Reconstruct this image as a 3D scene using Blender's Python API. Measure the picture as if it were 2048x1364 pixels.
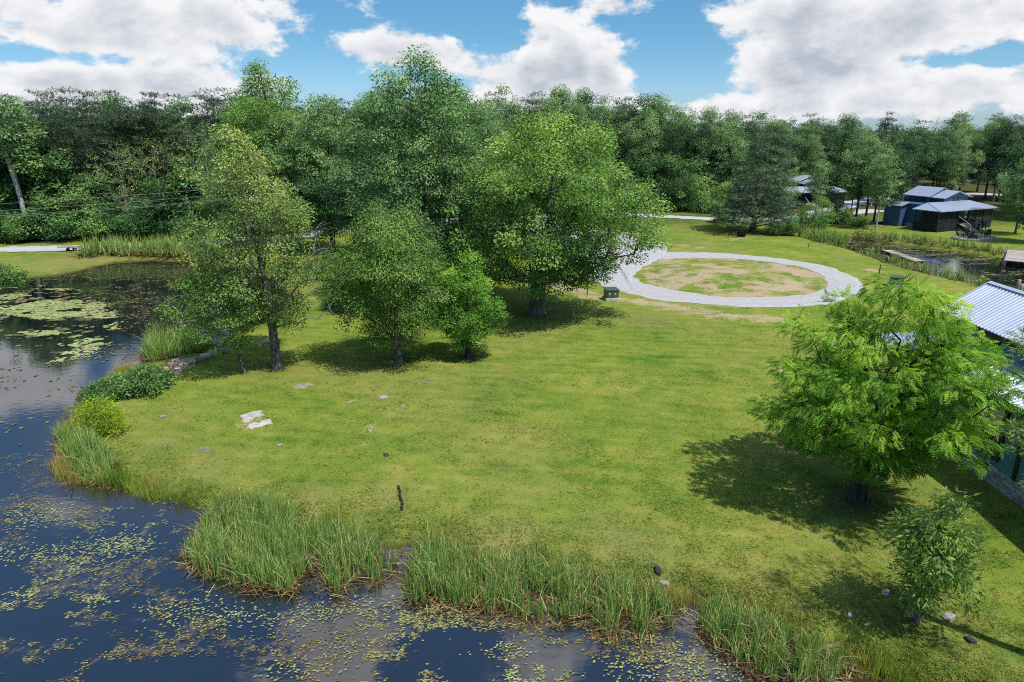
import bpy, math, random
import numpy as np
from mathutils import Vector

# ------------------------------------------------------------------ camera, sky, sun, exposure
for o in list(bpy.data.objects):
    bpy.data.objects.remove(o)
SC = bpy.context.scene
COL = SC.collection
H = 13.8                              # camera height above the lawn (m)
F = 1365.33                           # focal length in pixels of a 2048 wide picture
PIT = math.radians(17.3)
CP, SP = math.cos(PIT), math.sin(PIT)

cam = bpy.data.cameras.new("camera")
cam.lens = 24.0
cam.sensor_width = 36.0
cam.sensor_fit = 'HORIZONTAL'
cam.clip_start = 0.1
cam.clip_end = 6000
co = bpy.data.objects.new("camera", cam)
co.location = (0, 0, H)
co.rotation_euler = (math.pi / 2 - PIT, 0, 0)
COL.objects.link(co)
SC.camera = co

SUN = Vector((0.42, -0.34, 1.0)).normalized()      # direction towards the sun
sl = bpy.data.lights.new("sun", 'SUN')
sl.energy = 3.3
sl.angle = math.radians(0.7)
sl.color = (1.0, 0.95, 0.87)
so = bpy.data.objects.new("sun", sl)
so.rotation_euler = SUN.to_track_quat('Z', 'Y').to_euler()
so.location = (0, 0, 60)
COL.objects.link(so)

SC.view_settings.view_transform = 'Standard'
SC.view_settings.look = 'None'
SC.view_settings.gamma = 1.0
SC.view_settings.exposure = 0.68
SC.view_settings.use_curve_mapping = False
SC.cycles.max_bounces = 4
SC.cycles.diffuse_bounces = 2
SC.cycles.glossy_bounces = 2
SC.cycles.transmission_bounces = 2
SC.cycles.transparent_max_bounces = 4
SC.cycles.use_denoising = False
SC.cycles.filter_width = 1.05
SC.cycles.use_adaptive_sampling = True
SC.cycles.adaptive_threshold = 0.02


class NT:
    """small helper to write node trees"""
    def __init__(s, tree):
        s.t = tree
        tree.nodes.clear()

    def n(s, typ, ins=None, **kw):
        nd = s.t.nodes.new(typ)
        for k, v in kw.items():
            setattr(nd, k, v)
        for k, v in (ins or {}).items():
            s.put(nd.inputs[k], v)
        return nd

    def put(s, sock, v):
        if isinstance(v, bpy.types.NodeSocket):
            s.t.links.new(v, sock)
        elif v is not None:
            if isinstance(v, tuple) and len(v) == 3 and sock.type == 'RGBA':
                v = v + (1.0,)
            sock.default_value = v

    def math(s, op, a, b=None, c=None, clamp=False):
        nd = s.t.nodes.new('ShaderNodeMath')
        nd.operation = op
        nd.use_clamp = clamp
        s.put(nd.inputs[0], a)
        if b is not None:
            s.put(nd.inputs[1], b)
        if c is not None:
            s.put(nd.inputs[2], c)
        return nd.outputs[0]

    def mix(s, f, a, b, blend='MIX'):
        nd = s.t.nodes.new('ShaderNodeMix')
        nd.data_type = 'RGBA'
        nd.blend_type = blend
        s.put(nd.inputs[0], f)
        s.put(nd.inputs[6], a)
        s.put(nd.inputs[7], b)
        return nd.outputs[2]

    def ss(s, v, lo, hi, a=0.0, b=1.0):
        nd = s.t.nodes.new('ShaderNodeMapRange')
        nd.interpolation_type = 'SMOOTHSTEP'
        s.put(nd.inputs[0], v)
        for i, q in enumerate((lo, hi, a, b)):
            s.put(nd.inputs[1 + i], q)
        return nd.outputs[0]

    def noise(s, vec, scale, detail=4, rough=0.55, dist=0.0):
        nd = s.n('ShaderNodeTexNoise', {'Scale': scale, 'Detail': detail, 'Roughness': rough, 'Distortion': dist})
        if vec is not None:
            s.put(nd.inputs['Vector'], vec)
        return nd.outputs['Fac']

    def vmath(s, op, a, b):
        nd = s.t.nodes.new('ShaderNodeVectorMath')
        nd.operation = op
        s.put(nd.inputs[0], a)
        s.put(nd.inputs[1], b)
        return nd.outputs[0]


W = bpy.data.worlds.new("World")
SC.world = W
W.use_nodes = True
W.cycles.sampling_method = 'MANUAL'
W.cycles.sample_map_resolution = 512
t = NT(W.node_tree)
out = t.n('ShaderNodeOutputWorld')
bg = t.n('ShaderNodeBackground', {'Strength': 0.11})
t.put(out.inputs[0], bg.outputs[0])
sky = t.n('ShaderNodeTexSky', sky_type='NISHITA', sun_disc=False)
sky.sun_elevation = math.asin(SUN.z)
sky.sun_rotation = math.atan2(SUN.x, SUN.y)
sky.altitude = 300
sky.air_density = 1.0
sky.dust_density = 0.6
sky.ozone_density = 2.2
tc = t.n('ShaderNodeTexCoord')
D = tc.outputs['Generated']
sep = t.n('ShaderNodeSeparateXYZ', {0: D})
X_, Y_, Z_ = sep.outputs
az = t.math('ARCTAN2', X_, Y_)
el = t.math('ARCSINE', Z_)
def skydir(px, py):
    a, b = (px - 1024) / F, (682 - py) / F
    d = Vector((a, CP + b * SP, b * CP - SP)).normalized()
    return math.atan2(d.x, d.y), math.asin(d.z)
# the large cumulus banks: centre, half width, half height, weight
BANKS = [(520, 40, 300, 70, .26), (230, 40, 90, 60, .2), (40, 55, 140, 70, .26), (780, 105, 130, 26, .25), (880, 88, 70, 30, .22), (330, 160, 260, 28, .24),
         (1130, 60, 90, 70, .17), (1260, 10, 130, 28, .16), (1030, 145, 120, 30, .26), (1180, 155, 100, 34, .26), (1650, 60, 200, 62, .27), (1850, 40, 160, 52, .25), (1600, 160, 110, 38, .27), (1720, 125, 120, 24, .22),
         (1980, 165, 120, 34, .26), (1560, 222, 420, 26, .30), (700, 205, 500, 20, .2), (880, 10, 130, 55, -.25), (1350, 100, 60, 80, -.22), (1000, 110, 60, 30, -.2),
         (1890, 118, 130, 16, -.26), (1400, 165, 60, 30, -.2), (140, 118, 130, 14, -.28), (600, 128, 60, 16, -.25), (940, 45, 50, 50, -.3), (1480, 215, 60, 20, -.1)]
# clouds higher up, known from their reflections in the near water
for (px, py, wx, wy, wt) in [(690, 1290, 90, 60, .24), (1070, 1290, 120, 48, .24), (110, 1050, 80, 40, .20), (20, 985, 70, 30, .16), (805, 1120, 40, 60, .18), (250, 720, 150, 50, .2), (60, 780, 90, 50, .1), (1400, 1340, 80, 50, .12), (450, 1120, 200, 60, -.25), (300, 1250, 240, 80, -.25), (880, 1350, 70, 50, -.2), (150, 900, 200, 50, -.15)]:
    BANKS.append((px, -py, wx, wy, wt))
bank = None
for (px, py, wx, wy, wt) in BANKS:
    a0, e0 = skydir(px, abs(py))
    if py < -200:
        e0 = -e0
    qa = t.math('POWER', t.math('ABSOLUTE', t.math('DIVIDE', t.math('SUBTRACT', az, a0), wx / F)), 2.0)
    qe = t.math('POWER', t.math('ABSOLUTE', t.math('DIVIDE', t.math('SUBTRACT', el, e0), wy / F)), 2.0)
    g = t.math('MULTIPLY', t.math('POWER', 2.718, t.math('MULTIPLY', t.math('ADD', qa, qe), -0.7)), wt)
    bank = g if bank is None else t.math('ADD', bank, g)

def cloud(dz):
    v = t.vmath('MULTIPLY', t.vmath('ADD', D, (0, 0, dz)), (1.0, 1.0, 1.7))
    a = t.noise(v, 4.6, 8, 0.56, 0.15)
    b = t.noise(t.vmath('ADD', v, (5.2, 1.3, 2.2)), 17.0, 8, 0.60, 0.1)
    return t.math('ADD', t.math('MULTIPLY', a, 0.62), t.math('MULTIPLY', b, 0.38))
c0, c1 = cloud(0.0), cloud(0.014)
k0 = t.math('ADD', t.math('MULTIPLY', t.math('SUBTRACT', c0, 0.5), 2.1), 0.485)
dens = t.math('ADD', t.math('ADD', k0, bank), t.ss(el, 0.72, 1.1, 0.0, 0.10))     # extra unseen cloud added overhead to brighten the shadows
mask = t.ss(dens, 0.585, 0.735)
mask = t.math('MULTIPLY', mask, t.ss(el, -0.02, 0.02))
lit = t.math('ADD', t.math('MULTIPLY', t.math('SUBTRACT', c0, c1), 4.2), 0.86)
core = t.ss(dens, 0.76, 1.06, 0.0, 0.72)
lit = t.math('SUBTRACT', lit, core, clamp=True)
cloudc = t.mix(lit, (2.7, 3.0, 3.5), (5.3, 5.3, 5.4))
tint = t.mix(1.0, sky.outputs[0], t.mix(t.ss(el, 0.0, 0.13), (0.46, 0.62, 0.88), (0.31, 0.54, 0.67)), 'MULTIPLY')
tint = t.mix(t.ss(el, 0.22, 0.5), tint, t.mix(1.0, sky.outputs[0], (0.66, 0.92, 1.04), 'MULTIPLY'))
fin = t.mix(mask, tint, cloudc)
t.put(bg.inputs[0], fin)

# ------------------------------------------------------------------ helpers
def ray(x, y):
    a, b = (x - 1024) / F, (682 - y) / F
    return np.array([a, CP + b * SP, b * CP - SP])

def G(x, y, z=0.0):
    """ground point (level z) that a surveyed picture position stands on"""
    d = ray(x, y)
    k = (z - H) / d[2]
    return np.array([d[0] * k, d[1] * k, z])

def rise(base, ty):
    """height of a thing standing at ground point base whose top is seen at row ty"""
    d = ray(1024, ty)
    return H + base[1] / d[1] * d[2]

def tag(o, label=None, cat=None, group=None, kind=None):
    if label: o['label'] = label
    if cat: o['category'] = cat
    if group: o['group'] = group
    if kind: o['kind'] = kind
    return o

def empty(name, loc=(0, 0, 0), rz=0.0, sc=1.0):
    o = bpy.data.objects.new(name, None)
    o.empty_display_size = 0.3
    o.location = loc
    o.rotation_euler = (0, 0, rz)
    o.scale = (sc, sc, sc)
    COL.objects.link(o)
    return o

def link(name, me, parent=None, loc=(0, 0, 0), rot=(0, 0, 0), mat=None):
    o = bpy.data.objects.new(name, me)
    o.location = loc
    o.rotation_euler = rot
    if mat is not None and len(me.materials) == 0:
        me.materials.append(mat)
    COL.objects.link(o)
    o.parent = parent
    return o

def quads(name, V, Q, mat=None, tone=None, smooth=False, attrs=None):
    """mesh from numpy arrays: V (n,3), Q (m,4)"""
    V = np.asarray(V, dtype=np.float32).reshape(-1, 3)
    Q = np.asarray(Q, dtype=np.int32)
    k = Q.shape[1]
    me = bpy.data.meshes.new(name)
    me.vertices.add(len(V))
    me.vertices.foreach_set('co', V.ravel())
    me.loops.add(Q.size)
    me.loops.foreach_set('vertex_index', Q.ravel())
    me.polygons.add(len(Q))
    me.polygons.foreach_set('loop_start', np.arange(0, Q.size, k, dtype=np.int32))
    me.polygons.foreach_set('loop_total', np.full(len(Q), k, dtype=np.int32))
    if smooth:
        me.polygons.foreach_set('use_smooth', np.ones(len(Q), dtype=bool))
    me.update(calc_edges=True)
    if tone is not None:
        a = me.attributes.new('tone', 'FLOAT', 'FACE')
        a.data.foreach_set('value', np.asarray(tone, dtype=np.float32))
    for nm, arr in (attrs or {}).items():
        a = me.attributes.new(nm, 'FLOAT', 'POINT')
        a.data.foreach_set('value', np.asarray(arr, dtype=np.float32))
    if mat is not None:
        me.materials.append(mat)
    return me

def poly(name, V, Fc, mat=None, bevel=0.0):
    me = bpy.data.meshes.new(name)
    me.from_pydata([tuple(map(float, v)) for v in V], [], Fc)
    me.update()
    if mat is not None:
        me.materials.append(mat)
    return me

BF = [(0, 3, 2, 1), (4, 5, 6, 7), (0, 1, 5, 4), (1, 2, 6, 5), (2, 3, 7, 6), (3, 0, 4, 7)]
def boxv(x0, x1, y0, y1, z0, z1):
    return [(x0, y0, z0), (x1, y0, z0), (x1, y1, z0), (x0, y1, z0), (x0, y0, z1), (x1, y0, z1), (x1, y1, z1), (x0, y1, z1)]

def box(name, parent, mat, x0, x1, y0, y1, z0, z1):
    return link(name, poly(name, boxv(x0, x1, y0, y1, z0, z1), BF, mat), parent)

def hexa(name, parent, mat, top, th):
    """slab of thickness th under four top corners"""
    V = [(p[0], p[1], p[2] - th) for p in top] + [tuple(p) for p in top]
    return link(name, poly(name, V, BF, mat), parent)

def beam(name, parent, mat, p, q, r, sides=6):
    V, Q = tube(np.array([p, q], float), np.array([r, r]), sides)
    return link(name, quads(name, V, Q, mat, smooth=True), parent)

def tube(P, R, sides):
    P = np.asarray(P, float)
    n = len(P)
    T = np.gradient(P, axis=0)
    T /= np.linalg.norm(T, axis=1)[:, None] + 1e-9
    ref = np.where(np.abs(T[:, 2:3]) > 0.9, np.array([[1.0, 0, 0]]), np.array([[0, 0, 1.0]]))
    ref = np.repeat(ref[:1], n, axis=0)
    A = np.cross(T, ref)
    A /= np.linalg.norm(A, axis=1)[:, None] + 1e-9
    B = np.cross(T, A)
    th = np.arange(sides) * 2 * math.pi / sides
    V = P[:, None, :] + R[:, None, None] * (np.cos(th)[None, :, None] * A[:, None, :] + np.sin(th)[None, :, None] * B[:, None, :])
    i = np.arange(n - 1)[:, None] * sides
    j = np.arange(sides)[None, :]
    j2 = (j + 1) % sides
    Q = np.stack([i + j, i + j2, i + sides + j2, i + sides + j], -1).reshape(-1, 4)
    return V.reshape(-1, 3), Q

def vnoise(x, y, seed=0):
    x = np.asarray(x, float); y = np.asarray(y, float)
    xi = np.floor(x).astype(np.int64); yi = np.floor(y).astype(np.int64)
    fx = x - xi; fy = y - yi
    fx = fx * fx * (3 - 2 * fx); fy = fy * fy * (3 - 2 * fy)
    def h(a, b):
        n = (a * 374761393 + b * 668265263 + seed * 1442695041) & 0x7fffffff
        n = ((n ^ (n >> 13)) * 1274126177) & 0x7fffffff
        return ((n ^ (n >> 16)) & 0xffff) / 65535.0
    return (h(xi, yi) * (1 - fx) + h(xi + 1, yi) * fx) * (1 - fy) + (h(xi, yi + 1) * (1 - fx) + h(xi + 1, yi + 1) * fx) * fy

def fbm(x, y, seed=0, octs=4):
    s, a, tot = 0.0, 0.5, 0.0
    for k in range(octs):
        s = s + a * vnoise(x * 2 ** k, y * 2 ** k, seed + k * 17)
        tot += a
        a *= 0.5
    return s / tot

def sdf(px, py, P):
    """signed distance to closed polygon P (negative inside)"""
    px = np.asarray(px, float); py = np.asarray(py, float)
    d = np.full(px.shape, 1e9); ins = np.zeros(px.shape, bool)
    n = len(P)
    for i in range(n):
        ax, ay = P[i][:2]; bx, by = P[(i + 1) % n][:2]
        ex, ey = bx - ax, by - ay
        wx, wy = px - ax, py - ay
        k = np.clip((wx * ex + wy * ey) / (ex * ex + ey * ey + 1e-12), 0, 1)
        d = np.minimum(d, (wx - ex * k) ** 2 + (wy - ey * k) ** 2)
        c = (ay <= py) != (by <= py)
        ins ^= c & (px < ex * (py - ay) / (ey if abs(ey) > 1e-12 else 1e-12) + ax)
    d = np.sqrt(d)
    return np.where(ins, -d, d)

def ldist(px, py, P):
    d = np.full(np.shape(px), 1e9)
    for i in range(len(P) - 1):
        ax, ay = P[i][:2]; bx, by = P[i + 1][:2]
        ex, ey = bx - ax, by - ay
        wx, wy = px - ax, py - ay
        k = np.clip((wx * ex + wy * ey) / (ex * ex + ey * ey + 1e-12), 0, 1)
        d = np.minimum(d, (wx - ex * k) ** 2 + (wy - ey * k) ** 2)
    return np.sqrt(d)

def sm(v, a, b):
    k = np.clip((v - a) / (b - a), 0, 1)
    return k * k * (3 - 2 * k)

# ------------------------------------------------------------------ materials
def mat_new(name):
    m = bpy.data.materials.new(name)
    m.use_nodes = True
    t = NT(m.node_tree)
    return m, t

def finish(t, col, rough=0.8, spec=0.2, bump=None, bstr=0.3, bdist=0.02, metal=0.0, extra=None):
    o = t.n('ShaderNodeOutputMaterial')
    b = t.n('ShaderNodeBsdfPrincipled', {'Base Color': col, 'Roughness': rough, 'Specular IOR Level': spec, 'Metallic': metal})
    if bump is not None:
        bn = t.n('ShaderNodeBump', {'Height': bump, 'Strength': bstr, 'Distance': bdist})
        t.put(b.inputs['Normal'], bn.outputs[0])
    for k, v in (extra or {}).items():
        t.put(b.inputs[k], v)
    t.put(o.inputs[0], b.outputs[0])
    return b

def simple(name, col, rough=0.7, var=0.15, scale=6.0, spec=0.3, metal=0.0, bstr=0.15, stretch=(1, 1, 1)):
    m, t = mat_new(name)
    tc = t.n('ShaderNodeTexCoord').outputs['Object']
    v = t.vmath('MULTIPLY', tc, stretch)
    n = t.noise(v, scale, 5, 0.6)
    n2 = t.noise(v, scale * 6, 3, 0.6)
    f = t.math('ADD', t.math('MULTIPLY', n, 0.7), t.math('MULTIPLY', n2, 0.3))
    oi = t.n('ShaderNodeObjectInfo').outputs['Random']
    f = t.math('ADD', f, t.math('MULTIPLY', t.math('SUBTRACT', oi, 0.5), 0.35))
    lo = tuple(c * (1 - var) for c in col)
    hi = tuple(min(1, c * (1 + var)) for c in col)
    c = t.mix(t.ss(f, 0.3, 0.7), lo, hi)
    finish(t, c, rough, spec, n2, bstr, 0.01, metal)
    return m

def leafmat(name, dark, mid, light, trans=0.3, hue=0.35, rough=0.55, spec=0.13, gain=1.42, blue=1.45):
    m, t = mat_new(name)
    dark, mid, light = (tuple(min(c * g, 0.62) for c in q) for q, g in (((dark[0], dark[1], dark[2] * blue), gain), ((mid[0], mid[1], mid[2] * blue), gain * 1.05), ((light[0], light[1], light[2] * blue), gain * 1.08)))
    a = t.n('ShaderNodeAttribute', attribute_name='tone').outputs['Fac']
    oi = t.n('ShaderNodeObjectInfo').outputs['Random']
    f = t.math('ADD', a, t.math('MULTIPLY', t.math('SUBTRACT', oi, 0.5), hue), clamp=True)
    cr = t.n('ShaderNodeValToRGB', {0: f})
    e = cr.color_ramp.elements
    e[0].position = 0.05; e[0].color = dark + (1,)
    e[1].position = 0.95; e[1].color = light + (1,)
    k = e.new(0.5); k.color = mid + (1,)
    o = t.n('ShaderNodeOutputMaterial')
    b = t.n('ShaderNodeBsdfPrincipled', {'Base Color': cr.outputs[0], 'Roughness': rough, 'Specular IOR Level': spec})
    tr = t.n('ShaderNodeBsdfTranslucent', {'Color': t.mix(1.0, cr.outputs[0], (1.25, 1.3, 0.7), 'MULTIPLY')})
    mx = t.n('ShaderNodeMixShader', {0: trans, 1: b.outputs[0], 2: tr.outputs[0]})
    t.put(o.inputs[0], mx.outputs[0])
    return m

def barkmat(name, a, b, scale=14):
    m, t = mat_new(name)
    tc = t.n('ShaderNodeTexCoord').outputs['Object']
    n = t.noise(t.vmath('MULTIPLY', tc, (1, 1, 0.22)), scale, 6, 0.65)
    n2 = t.noise(tc, 1.3, 3, 0.5)
    c = t.mix(t.ss(t.math('ADD', t.math('MULTIPLY', n, 0.7), t.math('MULTIPLY', n2, 0.3)), 0.38, 0.62), a, b)
    finish(t, c, 0.9, 0.15, n, 0.8, 0.04)
    return m

def lawn_color(t):
    """mown grass: lush, plain and dry patches in world space, faint mowing lines"""
    pos = t.n('ShaderNodeNewGeometry').outputs['Position']
    big = t.noise(pos, 0.16, 4, 0.6, 0.4)
    med = t.noise(pos, 0.75, 4, 0.65, 0.3)
    fine = t.noise(pos, 7.0, 5, 0.7)
    vf = t.noise(pos, 26.0, 4, 0.7)
    mow = t.noise(t.vmath('MULTIPLY', pos, (0.14, 1.9, 1)), 1.0, 2, 0.5, 0.2)
    sx = t.n('ShaderNodeSeparateXYZ', {0: pos})
    ph = t.math('ADD', t.math('ADD', t.math('MULTIPLY', sx.outputs[1], 5.4), t.math('MULTIPLY', sx.outputs[0], 1.5)), t.math('MULTIPLY', t.noise(pos, 0.12, 2, 0.5), 16.0))
    mow = t.math('ADD', t.math('MULTIPLY', mow, 0.6), t.math('MULTIPLY', t.math('SINE', ph), 0.085))
    f = t.math('ADD', t.math('MULTIPLY', big, 0.26), t.math('ADD', t.math('MULTIPLY', med, 0.24),
        t.math('ADD', t.math('MULTIPLY', fine, 0.24), t.math('ADD', t.math('MULTIPLY', vf, 0.16), t.math('MULTIPLY', mow, 0.15)))))
    cr = t.n('ShaderNodeValToRGB', {0: f})
    e = cr.color_ramp.elements
    e[0].position = 0.39; e[0].color = (0.040, 0.082, 0.012, 1)
    e[1].position = 0.66; e[1].color = (0.29, 0.235, 0.085, 1)
    for p, c in ((0.445, (0.090, 0.138, 0.018)), (0.510, (0.145, 0.168, 0.027)), (0.565, (0.200, 0.190, 0.044))):
        k = e.new(p); k.color = c + (1,)
    return pos, t.mix(1.0, cr.outputs[0], (1.17, 1.26, 1.14), 'MULTIPLY'), fine, vf, med

def ground_material():
    m, t = mat_new("ground_grass")
    pos, lawn, fine, vf, med = lawn_color(t)
    A = lambda nm: t.n('ShaderNodeAttribute', attribute_name=nm).outputs['Fac']
    # rough weeds away from the mown lawn
    wild = t.mix(t.ss(med, 0.35, 0.65), (0.045, 0.085, 0.014), (0.12, 0.15, 0.03))
    c = t.mix(A('wild'), lawn, wild)
    # yellowed grass
    c = t.mix(t.math('MULTIPLY', A('dry'), t.ss(fine, 0.3, 0.62)), c, (0.24, 0.195, 0.080))
    # bare sandy clay
    br = t.math('ADD', t.math('MULTIPLY', fine, 0.55), t.math('MULTIPLY', med, 0.45))
    dm = t.ss(t.math('ADD', A('dirt'), t.math('MULTIPLY', t.math('SUBTRACT', br, 0.5), 2.6)), 0.42, 0.72)
    soil = t.mix(t.ss(vf, 0.35, 0.65), (0.27, 0.20, 0.115), (0.45, 0.355, 0.235))
    soil = t.mix(t.ss(t.noise(pos, 0.35, 3, 0.5), 0.55, 0.7), soil, (0.36, 0.245, 0.150))
    c = t.mix(dm, c, soil)
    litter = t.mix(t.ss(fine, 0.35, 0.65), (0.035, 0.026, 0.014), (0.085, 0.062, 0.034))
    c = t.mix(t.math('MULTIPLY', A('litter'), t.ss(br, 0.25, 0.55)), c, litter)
    mud = t.mix(t.ss(fine, 0.35, 0.65), (0.020, 0.015, 0.009), (0.06, 0.042, 0.022))
    c = t.mix(A('mud'), c, mud)
    h = t.math('ADD', fine, t.math('MULTIPLY', vf, 0.6))
    finish(t, c, 0.95, 0.08, h, 0.55, 0.06)
    return m

M = {}
M['ground'] = ground_material()

def gravel_material(name, a, b, c3):
    m, t = mat_new(name)
    pos = t.n('ShaderNodeNewGeometry').outputs['Position']
    n1 = t.noise(pos, 30, 4, 0.75)
    n2 = t.noise(pos, 0.8, 4, 0.6)
    vo = t.n('ShaderNodeTexVoronoi', {'Vector': pos, 'Scale': 22.0})
    f = t.math('ADD', t.math('MULTIPLY', n1, 0.5), t.math('MULTIPLY', vo.outputs['Color'], 0.5))
    c = t.mix(t.ss(f, 0.25, 0.8), a, b)
    c = t.mix(t.ss(n2, 0.5, 0.78, 0, 0.6), c, c3)
    ru = t.n('ShaderNodeAttribute', attribute_name='rut').outputs['Fac']
    c = t.mix(t.math('MULTIPLY', ru, t.ss(n2, 0.3, 0.6, 0.05, 0.4)), c, c3)
    e = t.n('ShaderNodeAttribute', attribute_name='edge').outputs['Fac']
    c = t.mix(t.math('MULTIPLY', e, t.ss(t.math('ADD', n1, t.math('SUBTRACT', e, 0.75)), 0.3, 0.75)), c, (0.30, 0.24, 0.13))
    finish(t, c, 0.9, 0.2, f, 0.7, 0.03)
    return m
M['gravel'] = gravel_material("crushed_gravel", (0.27, 0.265, 0.27), (0.50, 0.495, 0.50), (0.33, 0.31, 0.28))
M['road'] = gravel_material("road_gravel", (0.31, 0.31, 0.335), (0.53, 0.53, 0.56), (0.32, 0.31, 0.295))

def water_material():
    m, t = mat_new("pond_water")
    pos = t.n('ShaderNodeNewGeometry').outputs['Position']
    w = t.n('ShaderNodeAttribute', attribute_name='weed').outputs['Fac']
    sh = t.n('ShaderNodeAttribute', attribute_name='shallow').outputs['Fac']
    n = t.noise(pos, 4.0, 6, 0.75)
    k = t.ss(t.math('ADD', w, t.math('MULTIPLY', t.math('SUBTRACT', n, 0.5), 3.2)), 0.55, 1.1)
    c = t.mix(sh, (0.006, 0.008, 0.011), (0.040, 0.027, 0.014))
    c = t.mix(t.math('MULTIPLY', k, 0.8), c, (0.085, 0.058, 0.034))
    rip = t.noise(t.vmath('MULTIPLY', pos, (0.8, 1.6, 1)), 2.2, 3, 0.5)
    r = t.ss(k, 0.0, 1.0, 0.03, 0.30)
    finish(t, c, r, 1.0, rip, 0.05, 0.05, extra={'IOR': 1.8})
    return m
M['water'] = water_material()

M['oak'] = leafmat("oak_leaf", (0.036, 0.082, 0.016), (0.110, 0.205, 0.032), (0.250, 0.340, 0.056), 0.28, 0.0)
M['tall'] = leafmat("tall_leaf", (0.036, 0.080, 0.022), (0.098, 0.182, 0.045), (0.210, 0.295, 0.080), 0.28, 0.2)
M['elm'] = leafmat("elm_leaf", (0.034, 0.078, 0.014), (0.088, 0.162, 0.028), (0.195, 0.275, 0.058), 0.26, 0.0, blue=1.15)
M['maple'] = leafmat("maple_leaf", (0.046, 0.118, 0.016), (0.105, 0.225, 0.024), (0.220, 0.340, 0.040), 0.36, 0.0)
M['walnut'] = leafmat("walnut_leaf", (0.034, 0.105, 0.012), (0.125, 0.255, 0.022), (0.310, 0.415, 0.042), 0.38, 0.0, gain=1.25, blue=1.2)
M['olive'] = leafmat("sparse_oak_leaf", (0.060, 0.108, 0.026), (0.145, 0.212, 0.055), (0.300, 0.325, 0.090), 0.26, 0.0, blue=1.1)
M['sapling'] = leafmat("sapling_leaf", (0.048, 0.100, 0.016), (0.120, 0.195, 0.032), (0.260, 0.315, 0.075), 0.30, 0.0, 0.5, 0.2, 1.4, 1.1)
M['pine'] = leafmat("pine_needle", (0.020, 0.042, 0.018), (0.046, 0.082, 0.032), (0.100, 0.140, 0.048), 0.20, 0.5, gain=1.3, blue=1.4)
M['hemlock'] = leafmat("hemlock_needle", (0.038, 0.066, 0.028), (0.080, 0.125, 0.048), (0.150, 0.195, 0.075), 0.18, 0.0)
M['nearpine'] = leafmat("near_pine_needle", (0.060, 0.115, 0.030), (0.130, 0.200, 0.050), (0.240, 0.300, 0.070), 0.25, 0.0, gain=1.3, blue=0.9)
M['wood'] = leafmat("wood_leaf", (0.030, 0.078, 0.024), (0.092, 0.180, 0.046), (0.215, 0.310, 0.078), 0.28, 0.8, gain=1.18, blue=1.6)
M['brushy'] = leafmat("brush_leaf", (0.030, 0.084, 0.019), (0.100, 0.200, 0.038), (0.235, 0.335, 0.060), 0.28, 0.7, gain=1.2, blue=1.6)
M['brightbush'] = leafmat("bright_shrub_leaf", (0.100, 0.170, 0.012), (0.210, 0.300, 0.020), (0.340, 0.410, 0.040), 0.35, 0.0, gain=1.2, blue=1.0)
M['reed'] = leafmat("cattail_blade", (0.095, 0.200, 0.045), (0.205, 0.320, 0.075), (0.500, 0.440, 0.210), 0.30, 0.0, gain=1.2, blue=0.95)
M['bank'] = leafmat("bank_grass_blade", (0.080, 0.150, 0.018), (0.215, 0.285, 0.034), (0.340, 0.215, 0.085), 0.32, 0.0, gain=1.2, blue=1.0)
M['thatch'] = leafmat("dead_thatch", (0.055, 0.030, 0.014), (0.150, 0.092, 0.042), (0.400, 0.310, 0.165), 0.10, 0.0, gain=1.15, blue=1.0)
M['pad'] = leafmat("floating_leaf", (0.088, 0.066, 0.034), (0.225, 0.205, 0.070), (0.300, 0.385, 0.155), 0.10, 0.0, 0.4, 0.3, 1.15, 1.0)
M['bark'] = barkmat("grey_bark", (0.045, 0.038, 0.034), (0.19, 0.165, 0.15))
M['palebark'] = barkmat("pale_bark", (0.26, 0.25, 0.24), (0.50, 0.48, 0.46))
M['darkbark'] = barkmat("dark_bark", (0.022, 0.018, 0.016), (0.085, 0.072, 0.062))
M['deadwood'] = barkmat("dead_grey_wood", (0.13, 0.12, 0.115), (0.34, 0.32, 0.30))

M['blue'] = simple("blue_siding_paint", (0.075, 0.215, 0.300), 0.55, 0.10, 2.0, 0.35, 0, 0.05)
M['bluedark'] = simple("deep_blue_siding_paint", (0.040, 0.090, 0.185), 0.55, 0.12, 2.0, 0.35, 0, 0.05)
M['metal'] = simple("galvanised_roof", (0.66, 0.69, 0.76), 0.34, 0.06, 1.2, 0.5, 0.55, 0.02)
M['metalfar'] = simple("grey_metal_roof", (0.42, 0.46, 0.55), 0.36, 0.08, 1.0, 0.5, 0.5, 0.02)
M['black'] = simple("black_trim", (0.018, 0.016, 0.016), 0.5, 0.25, 5.0, 0.4)
M['blackbrown'] = simple("dark_stained_boards", (0.016, 0.016, 0.020), 0.65, 0.3, 3.0, 0.3)
M['block'] = simple("grey_split_block", (0.36, 0.345, 0.335), 0.9, 0.28, 7.0, 0.2, 0, 0.5)
M['brownstone'] = simple("brown_fieldstone", (0.44, 0.33, 0.25), 0.9, 0.4, 5.0, 0.2, 0, 0.5)
M['palestone'] = simple("pale_stone", (0.29, 0.27, 0.24), 0.9, 0.25, 6.0, 0.2, 0, 0.4)
M['darkstone'] = simple("dark_wet_stone", (0.045, 0.042, 0.050), 0.7, 0.4, 7.0, 0.3, 0, 0.4)
M['concrete'] = simple("weathered_concrete", (0.36, 0.33, 0.30), 0.9, 0.38, 3.0, 0.2, 0, 0.3)
M['boxgreen'] = simple("utility_green_paint", (0.055, 0.085, 0.050), 0.45, 0.12, 3.0, 0.4, 0, 0.03)
M['timber'] = simple("weathered_timber", (0.30, 0.25, 0.20), 0.85, 0.25, 4.0, 0.2, 0, 0.3, (1, 8, 8))
M['greywood'] = simple("grey_timber", (0.33, 0.29, 0.27), 0.85, 0.25, 4.0, 0.2, 0, 0.3)
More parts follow.
